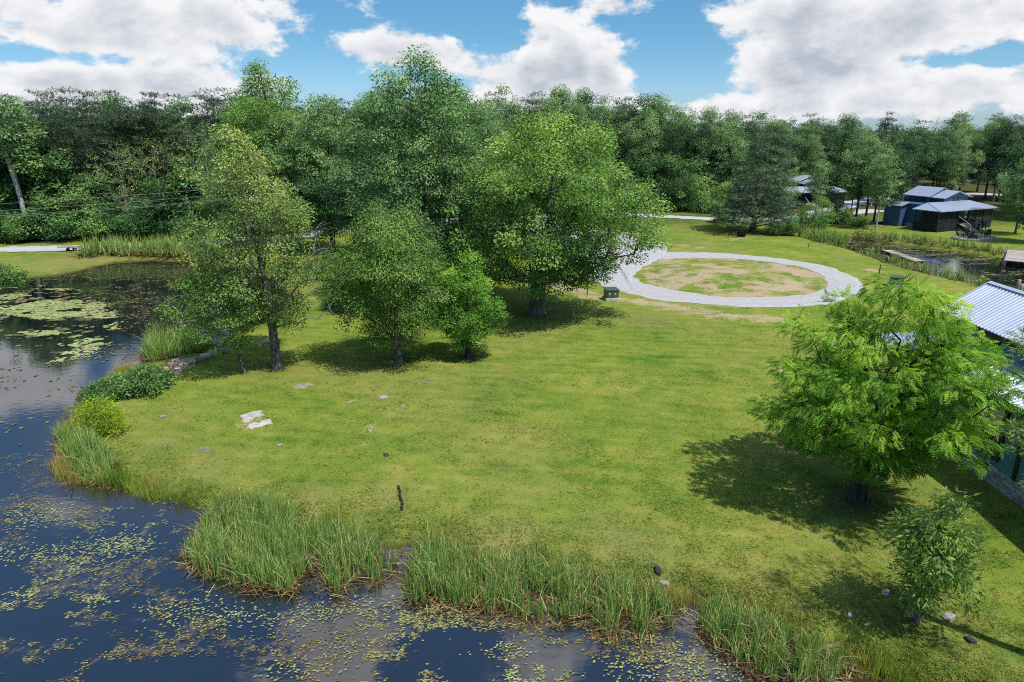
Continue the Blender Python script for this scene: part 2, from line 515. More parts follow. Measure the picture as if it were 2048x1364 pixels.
M['plate'] = simple("grey_plate_stone", (0.20, 0.185, 0.165), 0.9, 0.25, 6.0, 0.2, 0, 0.4)
M['sand'] = simple("patio_sand", (0.58, 0.47, 0.35), 0.95, 0.15, 3.0, 0.1, 0, 0.2)
M['plastic'] = simple("black_pipe_plastic", (0.025, 0.025, 0.032), 0.4, 0.2, 8.0, 0.4)
M['wire'] = simple("aluminium_cable", (0.26, 0.26, 0.26), 0.6, 0.1, 3.0, 0.3)
M['char'] = simple("charred_wood", (0.020, 0.017, 0.016), 0.9, 0.5, 6.0, 0.1, 0, 0.5)
M['white'] = simple("off_white_plastic", (0.45, 0.44, 0.42), 0.6, 0.1, 6.0, 0.3)
def glassmat():
    m, t = mat_new("window_glass")
    finish(t, (0.03, 0.045, 0.05), 0.06, 0.8)
    return m
M['glass'] = glassmat()
def blindmat():
    m, t = mat_new("window_blind")
    finish(t, (0.42, 0.50, 0.44), 0.25, 0.6)
    return m
M['blind'] = blindmat()
def screenmat():
    m, t = mat_new("insect_screen")
    o = t.n('ShaderNodeOutputMaterial')
    b = t.n('ShaderNodeBsdfPrincipled', {'Base Color': (0.012, 0.013, 0.016, 1), 'Roughness': 0.8})
    tr = t.n('ShaderNodeBsdfTransparent')
    mx = t.n('ShaderNodeMixShader', {0: 0.62, 1: tr.outputs[0], 2: b.outputs[0]})
    t.put(o.inputs[0], mx.outputs[0])
    return m
M['screen'] = screenmat()

# ------------------------------------------------------------------ the lie of the land
WL = -0.35                                  # water level
shore_px = [(-420, 590), (-120, 566), (0, 558), (60, 556), (130, 548), (190, 534), (230, 524), (300, 521), (400, 527), (450, 533), (520, 546),
            (565, 572), (580, 605), (556, 636), (505, 655), (462, 672), (432, 694), (385, 708), (335, 716), (296, 728), (250, 748), (200, 772),
            (168, 800), (150, 830), (135, 865), (128, 905), (132, 945), (165, 962), (215, 965), (255, 972), (292, 985), (345, 996), (400, 1012), (436, 1020),
            (470, 1022), (530, 1034), (600, 1048), (660, 1066), (720, 1084), (782, 1096), (800, 1098), (838, 1094), (880, 1098), (950, 1112), (1040, 1132), (1120, 1152),
            (1200, 1168), (1290, 1184), (1350, 1202), (1384, 1208), (1440, 1224), (1530, 1250), (1620, 1290), (1700, 1330), (1790, 1364), (1900, 1420)]
POND = [tuple(G(x, y, WL)[:2]) for x, y in shore_px] + [(14, 8), (14, 2), (-70, 2), (-110, 50)]
rp_px = [(1600, 475), (1640, 487), (1700, 500), (1780, 529), (1850, 548), (1930, 566), (1990, 580), (2080, 592), (2240, 606),
         (2240, 512), (2048, 520), (2000, 520), (1940, 509), (1880, 501), (1800, 491), (1740, 480), (1690, 472), (1640, 468)]
POND2 = [tuple(G(x, y, WL)[:2]) for x, y in rp_px]
RC = np.array([21.1, 66.3]); RI, RO = 9.4, 12.9        # turning circle: centre, island radius, outer radius
ROAD = [G(*q)[:2] for q in [(-500, 516), (-200, 508), (0, 500), (140, 496), (300, 491), (430, 486), (560, 476), (700, 458), (840, 444), (960, 436), (1100, 431), (1240, 430), (1330, 433), (1420, 438), (1520, 440), (1600, 436), (1680, 428), (1760, 420)]]
ROAD2 = [G(*q)[:2] for q in [(1600, 436), (1660, 420), (1700, 408), (1760, 398), (1830, 392), (1930, 388), (2060, 392), (2250, 400)]]
LINKD = [G(*q)[:2] for q in [(985, 437), (1040, 446), (1100, 460), (1160, 482), (1215, 512)]]      # drive from the road to the circle
def catmull(P, n=10):
    P = [np.asarray(p, float) for p in P]
    P = [2 * P[0] - P[1]] + P + [2 * P[-1] - P[-2]]
    o = []
    for i in range(1, len(P) - 2):
        for k in range(n):
            s = k / n
            o.append(0.5 * (2 * P[i] + (P[i + 1] - P[i - 1]) * s + (2 * P[i - 1] - 5 * P[i] + 4 * P[i + 1] - P[i + 2]) * s * s + (3 * P[i] - P[i - 1] - 3 * P[i + 1] + P[i + 2]) * s ** 3))
    o.append(P[-2])
    return np.array(o)
ROADC, ROAD2C, LINKC = catmull(ROAD, 6), catmull(ROAD2, 6), catmull(LINKD, 8)

def wob(x, y):
    return (fbm(x * 0.9, y * 0.9, 5, 3) - 0.5) * 0.9
def pond_d(x, y):
    return np.minimum(sdf(x, y, POND), sdf(x, y, POND2)) + wob(x, y)
def height(x, y, d=None):
    x = np.asarray(x, float); y = np.asarray(y, float)
    if d is None:
        d = pond_d(x, y)
    z = np.where(d > 0, WL + (0 - WL) * sm(d, -0.25, 1.5), WL - 0.06 - 0.9 * sm(-d, 0, 3.5))
    z = np.where((d > -0.5) & (d <= 0), WL + 0.22 * d, z)
    r = np.hypot(x - RC[0], y - RC[1])
    z = z + 0.38 * (1 - sm(r, 0.5, RI))
    z = z + (fbm(x * 0.22, y * 0.22, 9, 3) - 0.5) * 0.22 * sm(d, 0.5, 3) * sm(np.abs(r - 11.5), 2.3, 4)
    return z

def axis(lo, hi, step, far_lo, far_hi):
    a = list(np.arange(lo, hi + 1e-6, step))
    s, v = step, hi
    while v < far_hi:
        s *= 1.22; v += s; a.append(v)
    s, v, b = step, lo, []
    while v > far_lo:
        s *= 1.22; v -= s; b.append(v)
    return np.array(b[::-1] + a)
gx = axis(-46, 62, 0.4, -3200, 3200)
gy = axis(8, 100, 0.4, -400, 4200)
GX, GY = np.meshgrid(gx, gy)
gd = pond_d(GX, GY)
GZ = height(GX, GY, gd)
roadD = np.minimum(np.minimum(ldist(GX, GY, ROADC) - 1.9, ldist(GX, GY, ROAD2C) - 2.1), ldist(GX, GY, LINKC) - 3.2)
rr = np.hypot(GX - RC[0], GY - RC[1])
ROa = RO - 0.7 * (GX - RC[0]) / np.maximum(rr, 1)
ringD = np.where(rr < RI, RI - rr, np.where(rr > ROa, rr - ROa, -np.minimum(rr - RI, RO - rr)))
gravD = np.minimum(roadD, ringD)
dirt = np.where(gravD > 0, 0.55 * np.exp(-np.maximum(gravD, 0) / 0.7), 0.4)
isl = (rr < RI)
dirt = np.where(isl, np.maximum(dirt, 0.31 + 0.34 * sm(fbm(GX * 0.5, GY * 0.5, 3), 0.36, 0.64) + 0.16 * sm(GX - RC[0], -6, 3)), dirt)
strip = catmull([G(*q)[:2] for q in [(1090, 560), (1180, 590), (1290, 604), (1380, 620), (1470, 634), (1560, 640)]], 6)
dirt = np.maximum(dirt, (0.78 * np.exp(-(ldist(GX, GY, strip) / 1.6) ** 2)) * (0.55 + 0.7 * fbm(GX * .6, GY * .6, 21)))
strip2 = catmull([G(*q)[:2] for q in [(1250, 462), (1290, 474), (1330, 486), (1400, 495)]], 6)
dirt = np.maximum(dirt, 0.6 * np.exp(-(ldist(GX, GY, strip2) / 1.2) ** 2))
for (px, py, r, a) in [(740, 852, .55, .62), (735, 886, .45, .55), (608, 771, .75, .75), (1700, 925, 1.0, .6), (1180, 765, .8, .4), (1745, 541, 1.6, .6), (1480, 478, 2.2, .55), (1150, 1052, .4, .45), (862, 1062, .5, .5), (512, 905, .9, .3), (512, 840, 1.15, .62),
                       (800, 985, .4, .45), (1560, 738, .9, .55), (1900, 560, 2.0, .4), (1940, 500, 1.8, .6), (1630, 480, 1, .2), (1180, 850, .6, .3), (1310, 795, .5, .3), (590, 905, .5, .35), (405, 900, .5, .45), (1790, 1215, .5, .4), (640, 690, .8, .2),
                       (30, 515, 3.0, .35), (170, 505, 2.5, .5), (640, 600, 2.4, .28), (650, 530, 2.5, .5), (1040, 560, 2.5, .5), (1300, 700, .8, .25), (1420, 905, .5, .25), (1090, 960, .5, .3), (960, 880, .5, .25)]:
    g = G(px, py)
    dirt = np.maximum(dirt, a * np.exp(-((GX - g[0]) ** 2 + (GY - g[1]) ** 2) / (r * r)))
dirt = dirt * sm(gd, 0.2, 1.2)
litter = np.zeros_like(GX)
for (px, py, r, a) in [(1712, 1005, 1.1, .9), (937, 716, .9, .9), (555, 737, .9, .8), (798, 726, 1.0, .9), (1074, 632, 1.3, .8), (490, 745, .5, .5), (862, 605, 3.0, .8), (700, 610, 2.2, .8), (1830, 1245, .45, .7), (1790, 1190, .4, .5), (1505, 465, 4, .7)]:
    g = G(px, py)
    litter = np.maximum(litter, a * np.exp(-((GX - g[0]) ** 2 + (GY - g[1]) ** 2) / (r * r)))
EDGE = catmull([G(*q)[:2] for q in [(-700, 505), (-200, 498), (0, 491), (200, 485), (430, 478), (600, 466), (720, 452), (860, 437), (1000, 428), (1240, 421), (1420, 428)]], 6)
def wood_depth(x, y):
    yy = np.interp(x, EDGE[:, 0], EDGE[:, 1])
    return y - yy
wd = wood_depth(GX, GY)
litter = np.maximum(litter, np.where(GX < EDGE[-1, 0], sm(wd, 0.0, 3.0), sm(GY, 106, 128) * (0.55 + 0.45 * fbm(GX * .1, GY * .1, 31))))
dry = 0.30 * sm(fbm(GX * 0.16, GY * 0.16, 13), 0.52, 0.70)
for (px, py, r, a) in [(780, 1000, 1.6, .7), (1000, 1080, 2.0, .8), (1250, 1100, 2.5, .7), (420, 930, 2.0, .55), (150, 520, 6.0, .8), (1300, 640, 3, .6), (640, 560, 5, .7), (1500, 1180, 1.8, .6), (330, 890, 1.5, .6), (620, 1010, 1.6, .7), (1600, 900, 1.5, .4)]:
    g = G(px, py)
    dry = np.maximum(dry, a * np.exp(-((GX - g[0]) ** 2 + (GY - g[1]) ** 2) / (r * r)))
wild = np.maximum(sm(GY, 96, 108), np.exp(-np.maximum(gd, 0) / 0.9) * 0.8)
mud = sm(-gd, -0.35, 0.15)
n0, n1 = GX.shape
ii = np.arange(n0 - 1)[:, None] * n1 + np.arange(n1 - 1)[None, :]
Q = np.stack([ii, ii + 1, ii + n1 + 1, ii + n1], -1).reshape(-1, 4)
me = quads("ground", np.stack([GX, GY, GZ], -1), Q, M['ground'], smooth=True,
           attrs={'dirt': dirt.ravel(), 'litter': litter.ravel(), 'dry': dry.ravel(), 'wild': wild.ravel(), 'mud': mud.ravel()})
tag(link("ground", me), "mown lawn sloping to the pond banks, with bare patches", "ground", kind='structure')

def strip_mesh(name, C, hw, dz, mat, seed):
    C = np.asarray(C)
    T = np.gradient(C, axis=0); T /= np.linalg.norm(T, axis=1)[:, None]
    N = np.stack([-T[:, 1], T[:, 0]], -1)
    rng = np.random.default_rng(seed)
    k = 9
    u = np.linspace(-1, 1, k)
    wl = hw * (1 + 0.10 * rng.standard_normal(len(C)))
    wr = hw * (1 + 0.10 * rng.standard_normal(len(C)))
    w = np.where(u[None, :] < 0, wl[:, None], wr[:, None]) * u[None, :]
    P = C[:, None, :] + N[:, None, :] * w[..., None]
    z = height(P[..., 0], P[..., 1]) + dz - 0.03 * np.abs(u)[None, :] ** 4
    V = np.concatenate([P, z[..., None]], -1)
    n = len(C)
    i = np.arange(n - 1)[:, None] * k + np.arange(k - 1)[None, :]
    Q = np.stack([i, i + 1, i + k + 1, i + k], -1).reshape(-1, 4)
    e = np.repeat((np.abs(u) > 0.9)[None, :], n, 0).astype(float)
    return quads(name, V, Q, mat, smooth=True, attrs={'edge': e.ravel(), 'rut': np.repeat((np.abs(np.abs(u) - 0.45) < 0.13)[None, :], n, 0).astype(float).ravel()})

# refine centre lines so that edges look irregular
def dense(C, step):
    s = np.concatenate([[0], np.cumsum(np.linalg.norm(np.diff(C, axis=0), axis=1))])
    q = np.arange(0, s[-1], step)
    return np.stack([np.interp(q, s, C[:, 0]), np.interp(q, s, C[:, 1])], -1)
tag(link("gravel_road", strip_mesh("gravel_road", dense(ROADC, 0.7), 2.0, 0.07, M['road'], 1)), "pale gravel road running along the edge of the wood", "road", kind='structure')
tag(link("gravel_lane", strip_mesh("gravel_lane", dense(ROAD2C, 0.7), 2.4, 0.08, M['road'], 2)), "gravel lane behind the dark blue porch house", "road", kind='structure')
tag(link("gravel_drive", strip_mesh("gravel_drive", dense(LINKC, 0.6), 3.3, 0.085, M['gravel'], 3)), "gravel drive joining the turning circle to the road", "drive", kind='structure')
rng = np.random.default_rng(4)
ns, nr = 260, 14
th = np.linspace(0, 2 * math.pi, ns, endpoint=False)
def ringnoise(a):
    return sum(rng.normal(0, a / (1 + k * 0.25)) * np.sin(k * th + rng.uniform(0, 6.28)) for k in range(2, 40))
ri = RI + ringnoise(0.15); ro = RO - 0.7 * np.cos(th) + ringnoise(0.16)
uu = np.linspace(0, 1, nr)
R2 = ri[:, None] + (ro - ri)[:, None] * uu[None, :]
PX = RC[0] + R2 * np.cos(th)[:, None]; PY = RC[1] + R2 * np.sin(th)[:, None]
PZ = height(PX, PY) + 0.06 - 0.05 * np.abs(uu * 2 - 1)[None, :] ** 4
i = np.arange(ns)[:, None] * nr + np.arange(nr - 1)[None, :]
j = ((np.arange(ns) + 1) % ns)[:, None] * nr + np.arange(nr - 1)[None, :]
Q = np.stack([i, i + 1, j + 1, j], -1).reshape(-1, 4)
e = np.repeat(((uu < 0.06) | (uu > 0.94))[None, :], ns, 0).astype(float)
tag(link("turning_circle", quads("turning_circle", np.stack([PX, PY, PZ], -1), Q, M['gravel'], smooth=True, attrs={'edge': e.ravel(), 'rut': np.repeat((np.abs(np.abs(uu - .5) - .2) < .07)[None, :], ns, 0).astype(float).ravel()})),
    "ring of pale gravel round a patchy grass island", "drive", kind='structure')
fan = [G(*q)[:2] for q in [(1085, 452), (1180, 456), (1235, 466), (1275, 478), (1330, 491), (1330, 512), (1290, 535), (1262, 560), (1262, 583), (1225, 580), (1180, 560), (1150, 530), (1120, 495)]]
fc = catmull(fan + fan[:1], 8)[:-1]
fcen = fc.mean(0)
rg = np.random.default_rng(9)
fj = fc + rg.normal(0, .10, fc.shape)
rings = np.concatenate([fcen + (fj - fcen) * k for k in (1.0, .97, .8, .5, .2)])
fz = height(rings[:, 0], rings[:, 1]) + .095 - np.repeat([.06, .01, 0, 0, 0], len(fc))
m_ = len(fc)
Q = np.concatenate([np.stack([k * m_ + np.arange(m_), k * m_ + (np.arange(m_) + 1) % m_, (k + 1) * m_ + (np.arange(m_) + 1) % m_, (k + 1) * m_ + np.arange(m_)], -1) for k in range(4)])
me = quads("gravel_apron", np.column_stack([rings, fz]), Q, M['gravel'], smooth=True, attrs={'edge': np.repeat([1.0, .5, 0, 0, 0], m_)})
tag(link("gravel_apron", me), "gravel apron where the drive meets the turning circle", "drive", kind='structure')
# pale path at the cabin porch
pp = catmull([G(*q)[:2] for q in [(1668, 692), (1730, 688), (1780, 690), (1840, 700)]], 8)
tag(link("gravel_path", strip_mesh("gravel_path", dense(pp, 0.4), 0.6, 0.07, M['gravel'], 6)), "short pale path leading to the cabin porch", "path", kind='structure')

# ------------------------------------------------------------------ water
def weed_mask(x, y):
    """drifts of floating pondweed on the left pond, streaked along the wind"""
    a = fbm(x * 0.55 + y * 0.12, y * 1.0, 41, 4)
    b = fbm(x * 1.7, y * 2.6, 47, 3)
    near = sm(a * 0.62 + b * 0.38, 0.46, 0.60)
    return near
wx = np.arange(-64, 18, 0.35); wy = np.arange(4, 84, 0.35)
WX, WY = np.meshgrid(wx, wy)
dP = sdf(WX, WY, POND)
wz = np.full_like(WX, WL)
wmask = weed_mask(WX, WY) * np.where(WY < 26, 0.8, 0.35) * sm(-dP, -0.5, 0.5)
shal = np.exp(-np.maximum(-dP, 0) / 1.1)
n0, n1 = WX.shape
ii = np.arange(n0 - 1)[:, None] * n1 + np.arange(n1 - 1)[None, :]
Q = np.stack([ii, ii + 1, ii + n1 + 1, ii + n1], -1).reshape(-1, 4)
keep = (dP.ravel()[Q].min(1) < 2.2)
me = quads("pond", np.stack([WX, WY, wz], -1), Q[keep], M['water'], smooth=True, attrs={'weed': wmask.ravel(), 'shallow': shal.ravel()})
tag(link("pond", me), "dark pond with floating weed and sky reflections", "pond", kind='structure')
wx = np.arange(36, 130, 0.8); wy = np.arange(52, 102, 0.8)
WX, WY = np.meshgrid(wx, wy)
d2 = sdf(WX, WY, POND2)
n0, n1 = WX.shape
ii = np.arange(n0 - 1)[:, None] * n1 + np.arange(n1 - 1)[None, :]
Q = np.stack([ii, ii + 1, ii + n1 + 1, ii + n1], -1).reshape(-1, 4)
keep = (d2.ravel()[Q].min(1) < 2.0)
me = quads("back_pond", np.stack([WX, WY, np.full_like(WX, WL)], -1), Q[keep], M['water'], smooth=True,
           attrs={'weed': (sm(fbm(WX * .3, WY * .8, 61), .45, .6) * .9).ravel(), 'shallow': np.exp(-np.maximum(-d2, 0) / 1.5).ravel()})
tag(link("back_pond", me), "second pond below the dark blue porch house", "pond", kind='structure')

# ------------------------------------------------------------------ trees
SHAPES = {
    'round': [(0, .30), (.12, .70), (.35, 1.0), (.6, .92), (.82, .62), (1, .12)],
    'dome': [(0, .55), (.12, .85), (.32, 1.0), (.55, .95), (.78, .70), (.92, .42), (1, .12)],
    'tall': [(0, .45), (.2, .85), (.45, 1.0), (.7, .85), (.88, .55), (1, .15)],
    'cone': [(0, .85), (.12, 1.0), (.4, .78), (.7, .45), (.9, .18), (1, .03)],
    'pine': [(0, .55), (.25, .85), (.55, 1.0), (.8, .75), (1, .18)],
    'bush': [(0, .80), (.25, 1.0), (.55, .88), (.8, .55), (1, .12)],
    'vase': [(0, .30), (.2, .60), (.45, .95), (.68, 1.0), (.86, .72), (1, .2)],
    'walnut': [(0, .26), (.15, .56), (.35, .92), (.52, 1.0), (.68, .76), (.84, .44), (1, .12)],
    'egg': [(0, .45), (.15, .85), (.35, 1.0), (.6, .80), (.8, .50), (1, .06)],
}

def crown_points(rng, n, h, cb, rad, shape, off, shell, lob, mind, boughs=0):
    tb, rb = zip(*SHAPES[shape])
    BC = None
    if boughs:                       # foliage gathers on boughs, with hollows between them
        BC = crown_points(rng, boughs, h - 0.06 * (h - cb), cb + 0.05 * (h - cb), rad * 0.84, shape, off, 0.28, lob, 0.80 * (rad * rad * (h - cb) * 2.2 / boughs) ** (1 / 3))
        dd = np.sqrt(((BC[:, None] - BC[None]) ** 2).sum(-1)) + np.eye(len(BC)) * 99
        BR = 0.60 * np.median(dd.min(1)) * rng.uniform(0.75, 1.25, len(BC))
    P = []
    f1, f2, f3 = rng.uniform(0, 6.28, 3)
    tries = 0
    arr = np.zeros((n, 3)); k = 0
    while k < n and tries < n * (160 if boughs else 60):
        tries += 1
        tt = rng.uniform(0, 1)
        r = np.interp(tt, tb, rb)
        if rng.uniform() > r * r * 0.85 + 0.2:
            continue
        a = rng.uniform(0, 6.28)
        r *= rad * (1 + lob * math.sin(3 * a + f1 + 2.5 * tt) + lob * 0.7 * math.sin(5 * a + f2 - 4 * tt) + lob * .6 * math.sin(9 * tt + f3 + a))
        q = rng.uniform(0, 1) ** shell
        p = np.array([off[0] * (0.4 + 0.6 * tt) + r * q * math.cos(a), off[1] * (0.4 + 0.6 * tt) + r * q * math.sin(a), cb + (h - cb) * tt])
        if BC is not None and rng.uniform() > 0.06 and np.min(np.sqrt(np.sum((BC - p) ** 2 * np.array([1, 1, 1.5]), 1)) / BR) > 1.0:
            continue
        if k and np.min(np.sum((arr[:k] - p) ** 2 * np.array([1, 1, 1.6]), 1)) < mind * mind:
            continue
        arr[k] = p; k += 1
    return arr[:k]

def make_tree(seed, h, rad, cb=2.0, shape='round', n=200, off=(0, 0), shell=0.42, lob=0.13, mind=None,
              trunk_r=0.25, trunk_top=0.72, lean=(0, 0), stems=1, leaf='oval', nleaf=50, lsize=0.2, lw=0.6,
              crad=0.75, flat=0.55, droop=0.25, outw=0.6, upn=0.9, arc=0.12, dead=None, seg=0.7, gap=0.0, tone_top=0.0, sides=4, core=0.0, boughs=0):
    rng = np.random.default_rng(seed)
    if mind is None:
        mind = 0.72 * (rad * rad * (h - cb) * 2.2 / max(n, 1)) ** (1 / 3)
    P = crown_points(rng, n, h, cb, rad, shape, off, shell, lob, mind * (0.85 if boughs else 1), boughs)
    nd = 0
    if dead is not None:
        P = np.concatenate([P, np.asarray(dead, float)]); nd = len(dead)
    nP = len(P) - nd
    # trunk(s)
    nodes, par, plen = [], [], []
    chains = []
    for s in range(stems):
        a = 6.28 * s / max(stems, 1) + rng.uniform(0, 1)
        sp = 0.0 if stems == 1 else 1.0
        k = max(5, int(h * trunk_top / 0.45))
        zz = np.linspace(0, h * trunk_top, k)
        w = zz / h
        x = sp * (0.16 * math.cos(a) + 0.18 * w * rad * math.cos(a)) + lean[0] * w + off[0] * 0.6 * w + 0.05 * h * w * np.sin(w * 7 + rng.uniform(0, 6)) * 0.35
        y = sp * (0.16 * math.sin(a) + 0.18 * w * rad * math.sin(a)) + lean[1] * w + off[1] * 0.6 * w + 0.05 * h * w * np.sin(w * 6 + rng.uniform(0, 6)) * 0.35
        b0 = len(nodes)
        for i in range(k):
            nodes.append((x[i], y[i], zz[i])); par.append(-1 if i == 0 else b0 + i - 1); plen.append(zz[i])
        chains.append((list(range(b0, b0 + k)), True, False))
    cap = len(nodes) + len(P) * 14 + 10
    N = np.zeros((cap, 3)); N[:len(nodes)] = nodes
    PL = np.zeros(cap); PL[:len(plen)] = plen
    PAR = np.full(cap, -1); PAR[:len(par)] = par
    m = len(nodes)
    minz = cb * 0.75
    axis_d = np.hypot(P[:, 0] - off[0] * .5, P[:, 1] - off[1] * .5)
    order = np.argsort(axis_d + 0.15 * P[:, 2] + rng.uniform(0, 0.15 * rad, len(P)))
    tips = np.zeros(cap)
    for idx in order:
        p = P[idx]
        dv = N[:m] - p
        dh = np.hypot(dv[:, 0], dv[:, 1])
        dist = np.sqrt(dh * dh + dv[:, 2] ** 2)
        cost = dist + 0.28 * PL[:m] + 2.0 * np.maximum(0, dv[:, 2] + 0.30 * dh - droop * 0.6) + 6.0 * np.maximum(0, minz - N[:m, 2])
        q = int(np.argmin(cost))
        L = dist[q]
        k = int(min(12, max(2, L / seg)))
        ctrl = (N[q] + p) / 2 + np.array([0, 0, arc * L]) + rng.normal(0, 0.05 * L, 3)
        ch = [q]
        for i in range(1, k + 1):
            s = i / k
            pt = N[q] * (1 - s) ** 2 + 2 * ctrl * s * (1 - s) + p * s * s
            if i < k:
                pt = pt + rng.normal(0, 0.022 * L, 3)
            N[m] = pt; PAR[m] = ch[-1]; PL[m] = PL[ch[-1]] + L / k
            ch.append(m); m += 1
        tips[ch[-1]] = 1
        chains.append((ch, False, idx >= nP))
    cnt = tips[:m].copy()
    for i in range(m - 1, -1, -1):
        if PAR[i] >= 0:
            cnt[PAR[i]] += cnt[i]
    tot = max(cnt.max(), 1)
    R = np.maximum(trunk_r * (np.maximum(cnt, 0.35) / tot) ** 0.5, 0.010 + 0.0006 * h)
    VV, QQ, DP, owner, b = [], [], [], {}, 0
    for ch, isT, isD in chains:
        pts = N[ch]
        r = R[ch].copy()
        if isT:
            zz = pts[:, 2]
            tz = np.linspace(0, 1, len(ch))
            r = np.maximum(r, trunk_r * (1 - tz) ** 0.9 * 0.9)
            r = r * (1 + 0.75 * np.exp(-zz / (0.35 + trunk_r)))
            pts = pts.copy(); pts[0, 2] -= 0.35
        else:
            r[0] = min(r[0], r[1] * 1.25)
            r[-1] *= 0.6
        if isD:
            r = r * 0.55
        sd = 9 if isT else (6 if r[0] > 0.07 else sides)
        v, q = tube(pts, r, sd)
        if isT:                                    # buttressed, slightly fluted trunk
            a = np.arctan2(v[:, 1] - np.repeat(pts[:, 1], sd), v[:, 0] - np.repeat(pts[:, 0], sd))
            fl = 1 + 0.14 * np.sin(4 * a + seed) * np.exp(-np.maximum(np.repeat(pts[:, 2], sd), 0) / 0.9)
            c = np.repeat(pts, sd, 0)
            v = c + (v - c) * fl[:, None]
        if isD:
            pid = owner.get(ch[0])
            if pid is None:
                pid = len(DP); DP.append([[], [], 0])
            for c_ in ch[1:]:
                owner[c_] = pid
            D_ = DP[pid]
            D_[0].append(v); D_[1].append(q + D_[2]); D_[2] += len(v)
        else:
            VV.append(v); QQ.append(q + b); b += len(v)
    trunk = (np.concatenate(VV), np.concatenate(QQ))
    deadm = [(np.concatenate(a_[0]), np.concatenate(a_[1])) for a_ in DP]
    # leaves
    C = P[:nP]
    if gap > 0:
        C = C[rng.uniform(0, 1, len(C)) > gap]
    K = len(C)
    csz = crad * rng.uniform(0.65, 1.3, K)
    per = np.maximum(3, (nleaf * (csz / crad) ** 2 * rng.uniform(0.75, 1.25, K)).astype(int))
    ci = np.repeat(np.arange(K), per)
    nL = len(ci)
    e = rng.normal(0, 1, (nL, 3)); e /= np.linalg.norm(e, axis=1)[:, None]
    e *= (rng.uniform(0, 1, nL) ** 0.36)[:, None]
    pos = C[ci] + e * csz[ci][:, None] * np.array([1, 1, flat])
    if droop > 0:
        pos[:, 2] -= droop * csz[ci] * (e[:, 0] ** 2 + e[:, 1] ** 2) * 0.8
    ax = pos - np.array([off[0] * .5, off[1] * .5, 0]); ax[:, 2] = 0
    ax /= np.linalg.norm(ax, axis=1)[:, None] + 1e-6
    d = e * 0.8 + ax * outw + rng.normal(0, 0.45, (nL, 3)); d[:, 2] -= droop
    if flat < 0.4:
        d[:, 2] *= 0.45
    d /= np.linalg.norm(d, axis=1)[:, None]
    nn = np.array([0, 0, 1.0]) * upn * 0.62 + e * 0.85 + rng.normal(0, 0.28, (nL, 3)) + ax * 0.25
    nn -= d * np.sum(nn * d, 1)[:, None]
    nn /= np.linalg.norm(nn, axis=1)[:, None] + 1e-6
    sd = np.cross(d, nn)
    ls = lsize * rng.uniform(0.65, 1.3, nL)
    tone_c = rng.normal(0.5, 0.16, K)
    tone = tone_c[ci] + rng.normal(0, 0.085, nL) + tone_top * (pos[:, 2] / h - 0.6)  # leaf colour lightens with height, painting in the sunlit crown top
    if leaf == 'oval':
        L = ls[:, None]
        v0 = pos; v2 = pos + d * L
        mid = pos + d * L * 0.45 - nn * L * 0.10
        v1 = mid + sd * L * lw * 0.5 + nn * L * 0.10; v3 = mid - sd * L * lw * 0.5 + nn * L * 0.10
        V = np.stack([v0, v1, v2, v3], 1).reshape(-1, 3)
        Q = np.arange(nL * 4).reshape(-1, 4)
        T = tone
    elif leaf == 'pinnate':
        kk = 6
        Vs, Ts = [], []
        for i in range(kk):
            for sgn in (-1, 1):
                s = (i + 0.6) / kk
                L = (ls * (0.42 - 0.16 * abs(s - 0.45)))[:, None]
                base = pos + d * (ls * s)[:, None] - nn * (ls * 0.28 * s * s)[:, None]
                dd = sd * sgn * 0.92 + d * 0.42 - nn * 0.25
                pd = d * 0.92 - sd * sgn * 0.42
                w = L * 0.19
                Vs.append(np.stack([base, base + dd * L * 0.45 + pd * w, base + dd * L, base + dd * L * 0.45 - pd * w], 1))
                Ts.append(tone + rng.normal(0, 0.05, nL))
        V = np.concatenate(Vs).reshape(-1, 3)
        T = np.concatenate(Ts)
        Q = np.arange(len(V)).reshape(-1, 4)
    elif leaf == 'needle':
        kk = 5
        Vs, Ts = [], []
        for i in range(kk):
            dd = d + rng.normal(0, 0.55, (nL, 3)) * np.array([1, 1, 0.75])
            dd /= np.linalg.norm(dd, axis=1)[:, None]
            s2 = np.cross(dd, nn); s2 /= np.linalg.norm(s2, axis=1)[:, None] + 1e-6
            L = (ls * rng.uniform(0.7, 1.1, nL))[:, None]
            w = L * lw * 0.5
            Vs.append(np.stack([pos, pos + dd * L * 0.5 + s2 * w, pos + dd * L, pos + dd * L * 0.5 - s2 * w], 1))
            Ts.append(tone)
        V = np.concatenate(Vs).reshape(-1, 3); T = np.concatenate(Ts)
        Q = np.arange(len(V)).reshape(-1, 4)
    return trunk, (V, Q, T), deadm

def tree_meshes(name, bark, leafm, *a, **kw):
    tr, cr, dd = make_tree(*a, **kw)
    mt = quads(name + "_trunk", tr[0], tr[1], bark, smooth=True)
    mc = quads(name + "_crown", cr[0], cr[1], leafm, tone=cr[2])
    md = [quads(name + "_dead", a_[0], a_[1], M['deadwood'], smooth=True) for a_ in dd]
    return mt, mc, md

def put_tree(name, meshes, loc, label, cat="tree", group=None, rz=0.0, sc=1.0, scz=None, crown='crown'):
    o = empty(name, loc, rz)
    o.scale = (sc, sc, scz or sc)
    link('trunk' if crown == 'crown' else 'stem', meshes[0], o)
    link(crown, meshes[1], o)
    for m_ in meshes[2]:
        link('dead_branch', m_, o)
    tag(o, label, cat, group)
    return o

def at_ground(px, py):
    g = G(px, py)
    return (g[0], g[1], float(height(g[0], g[1])))

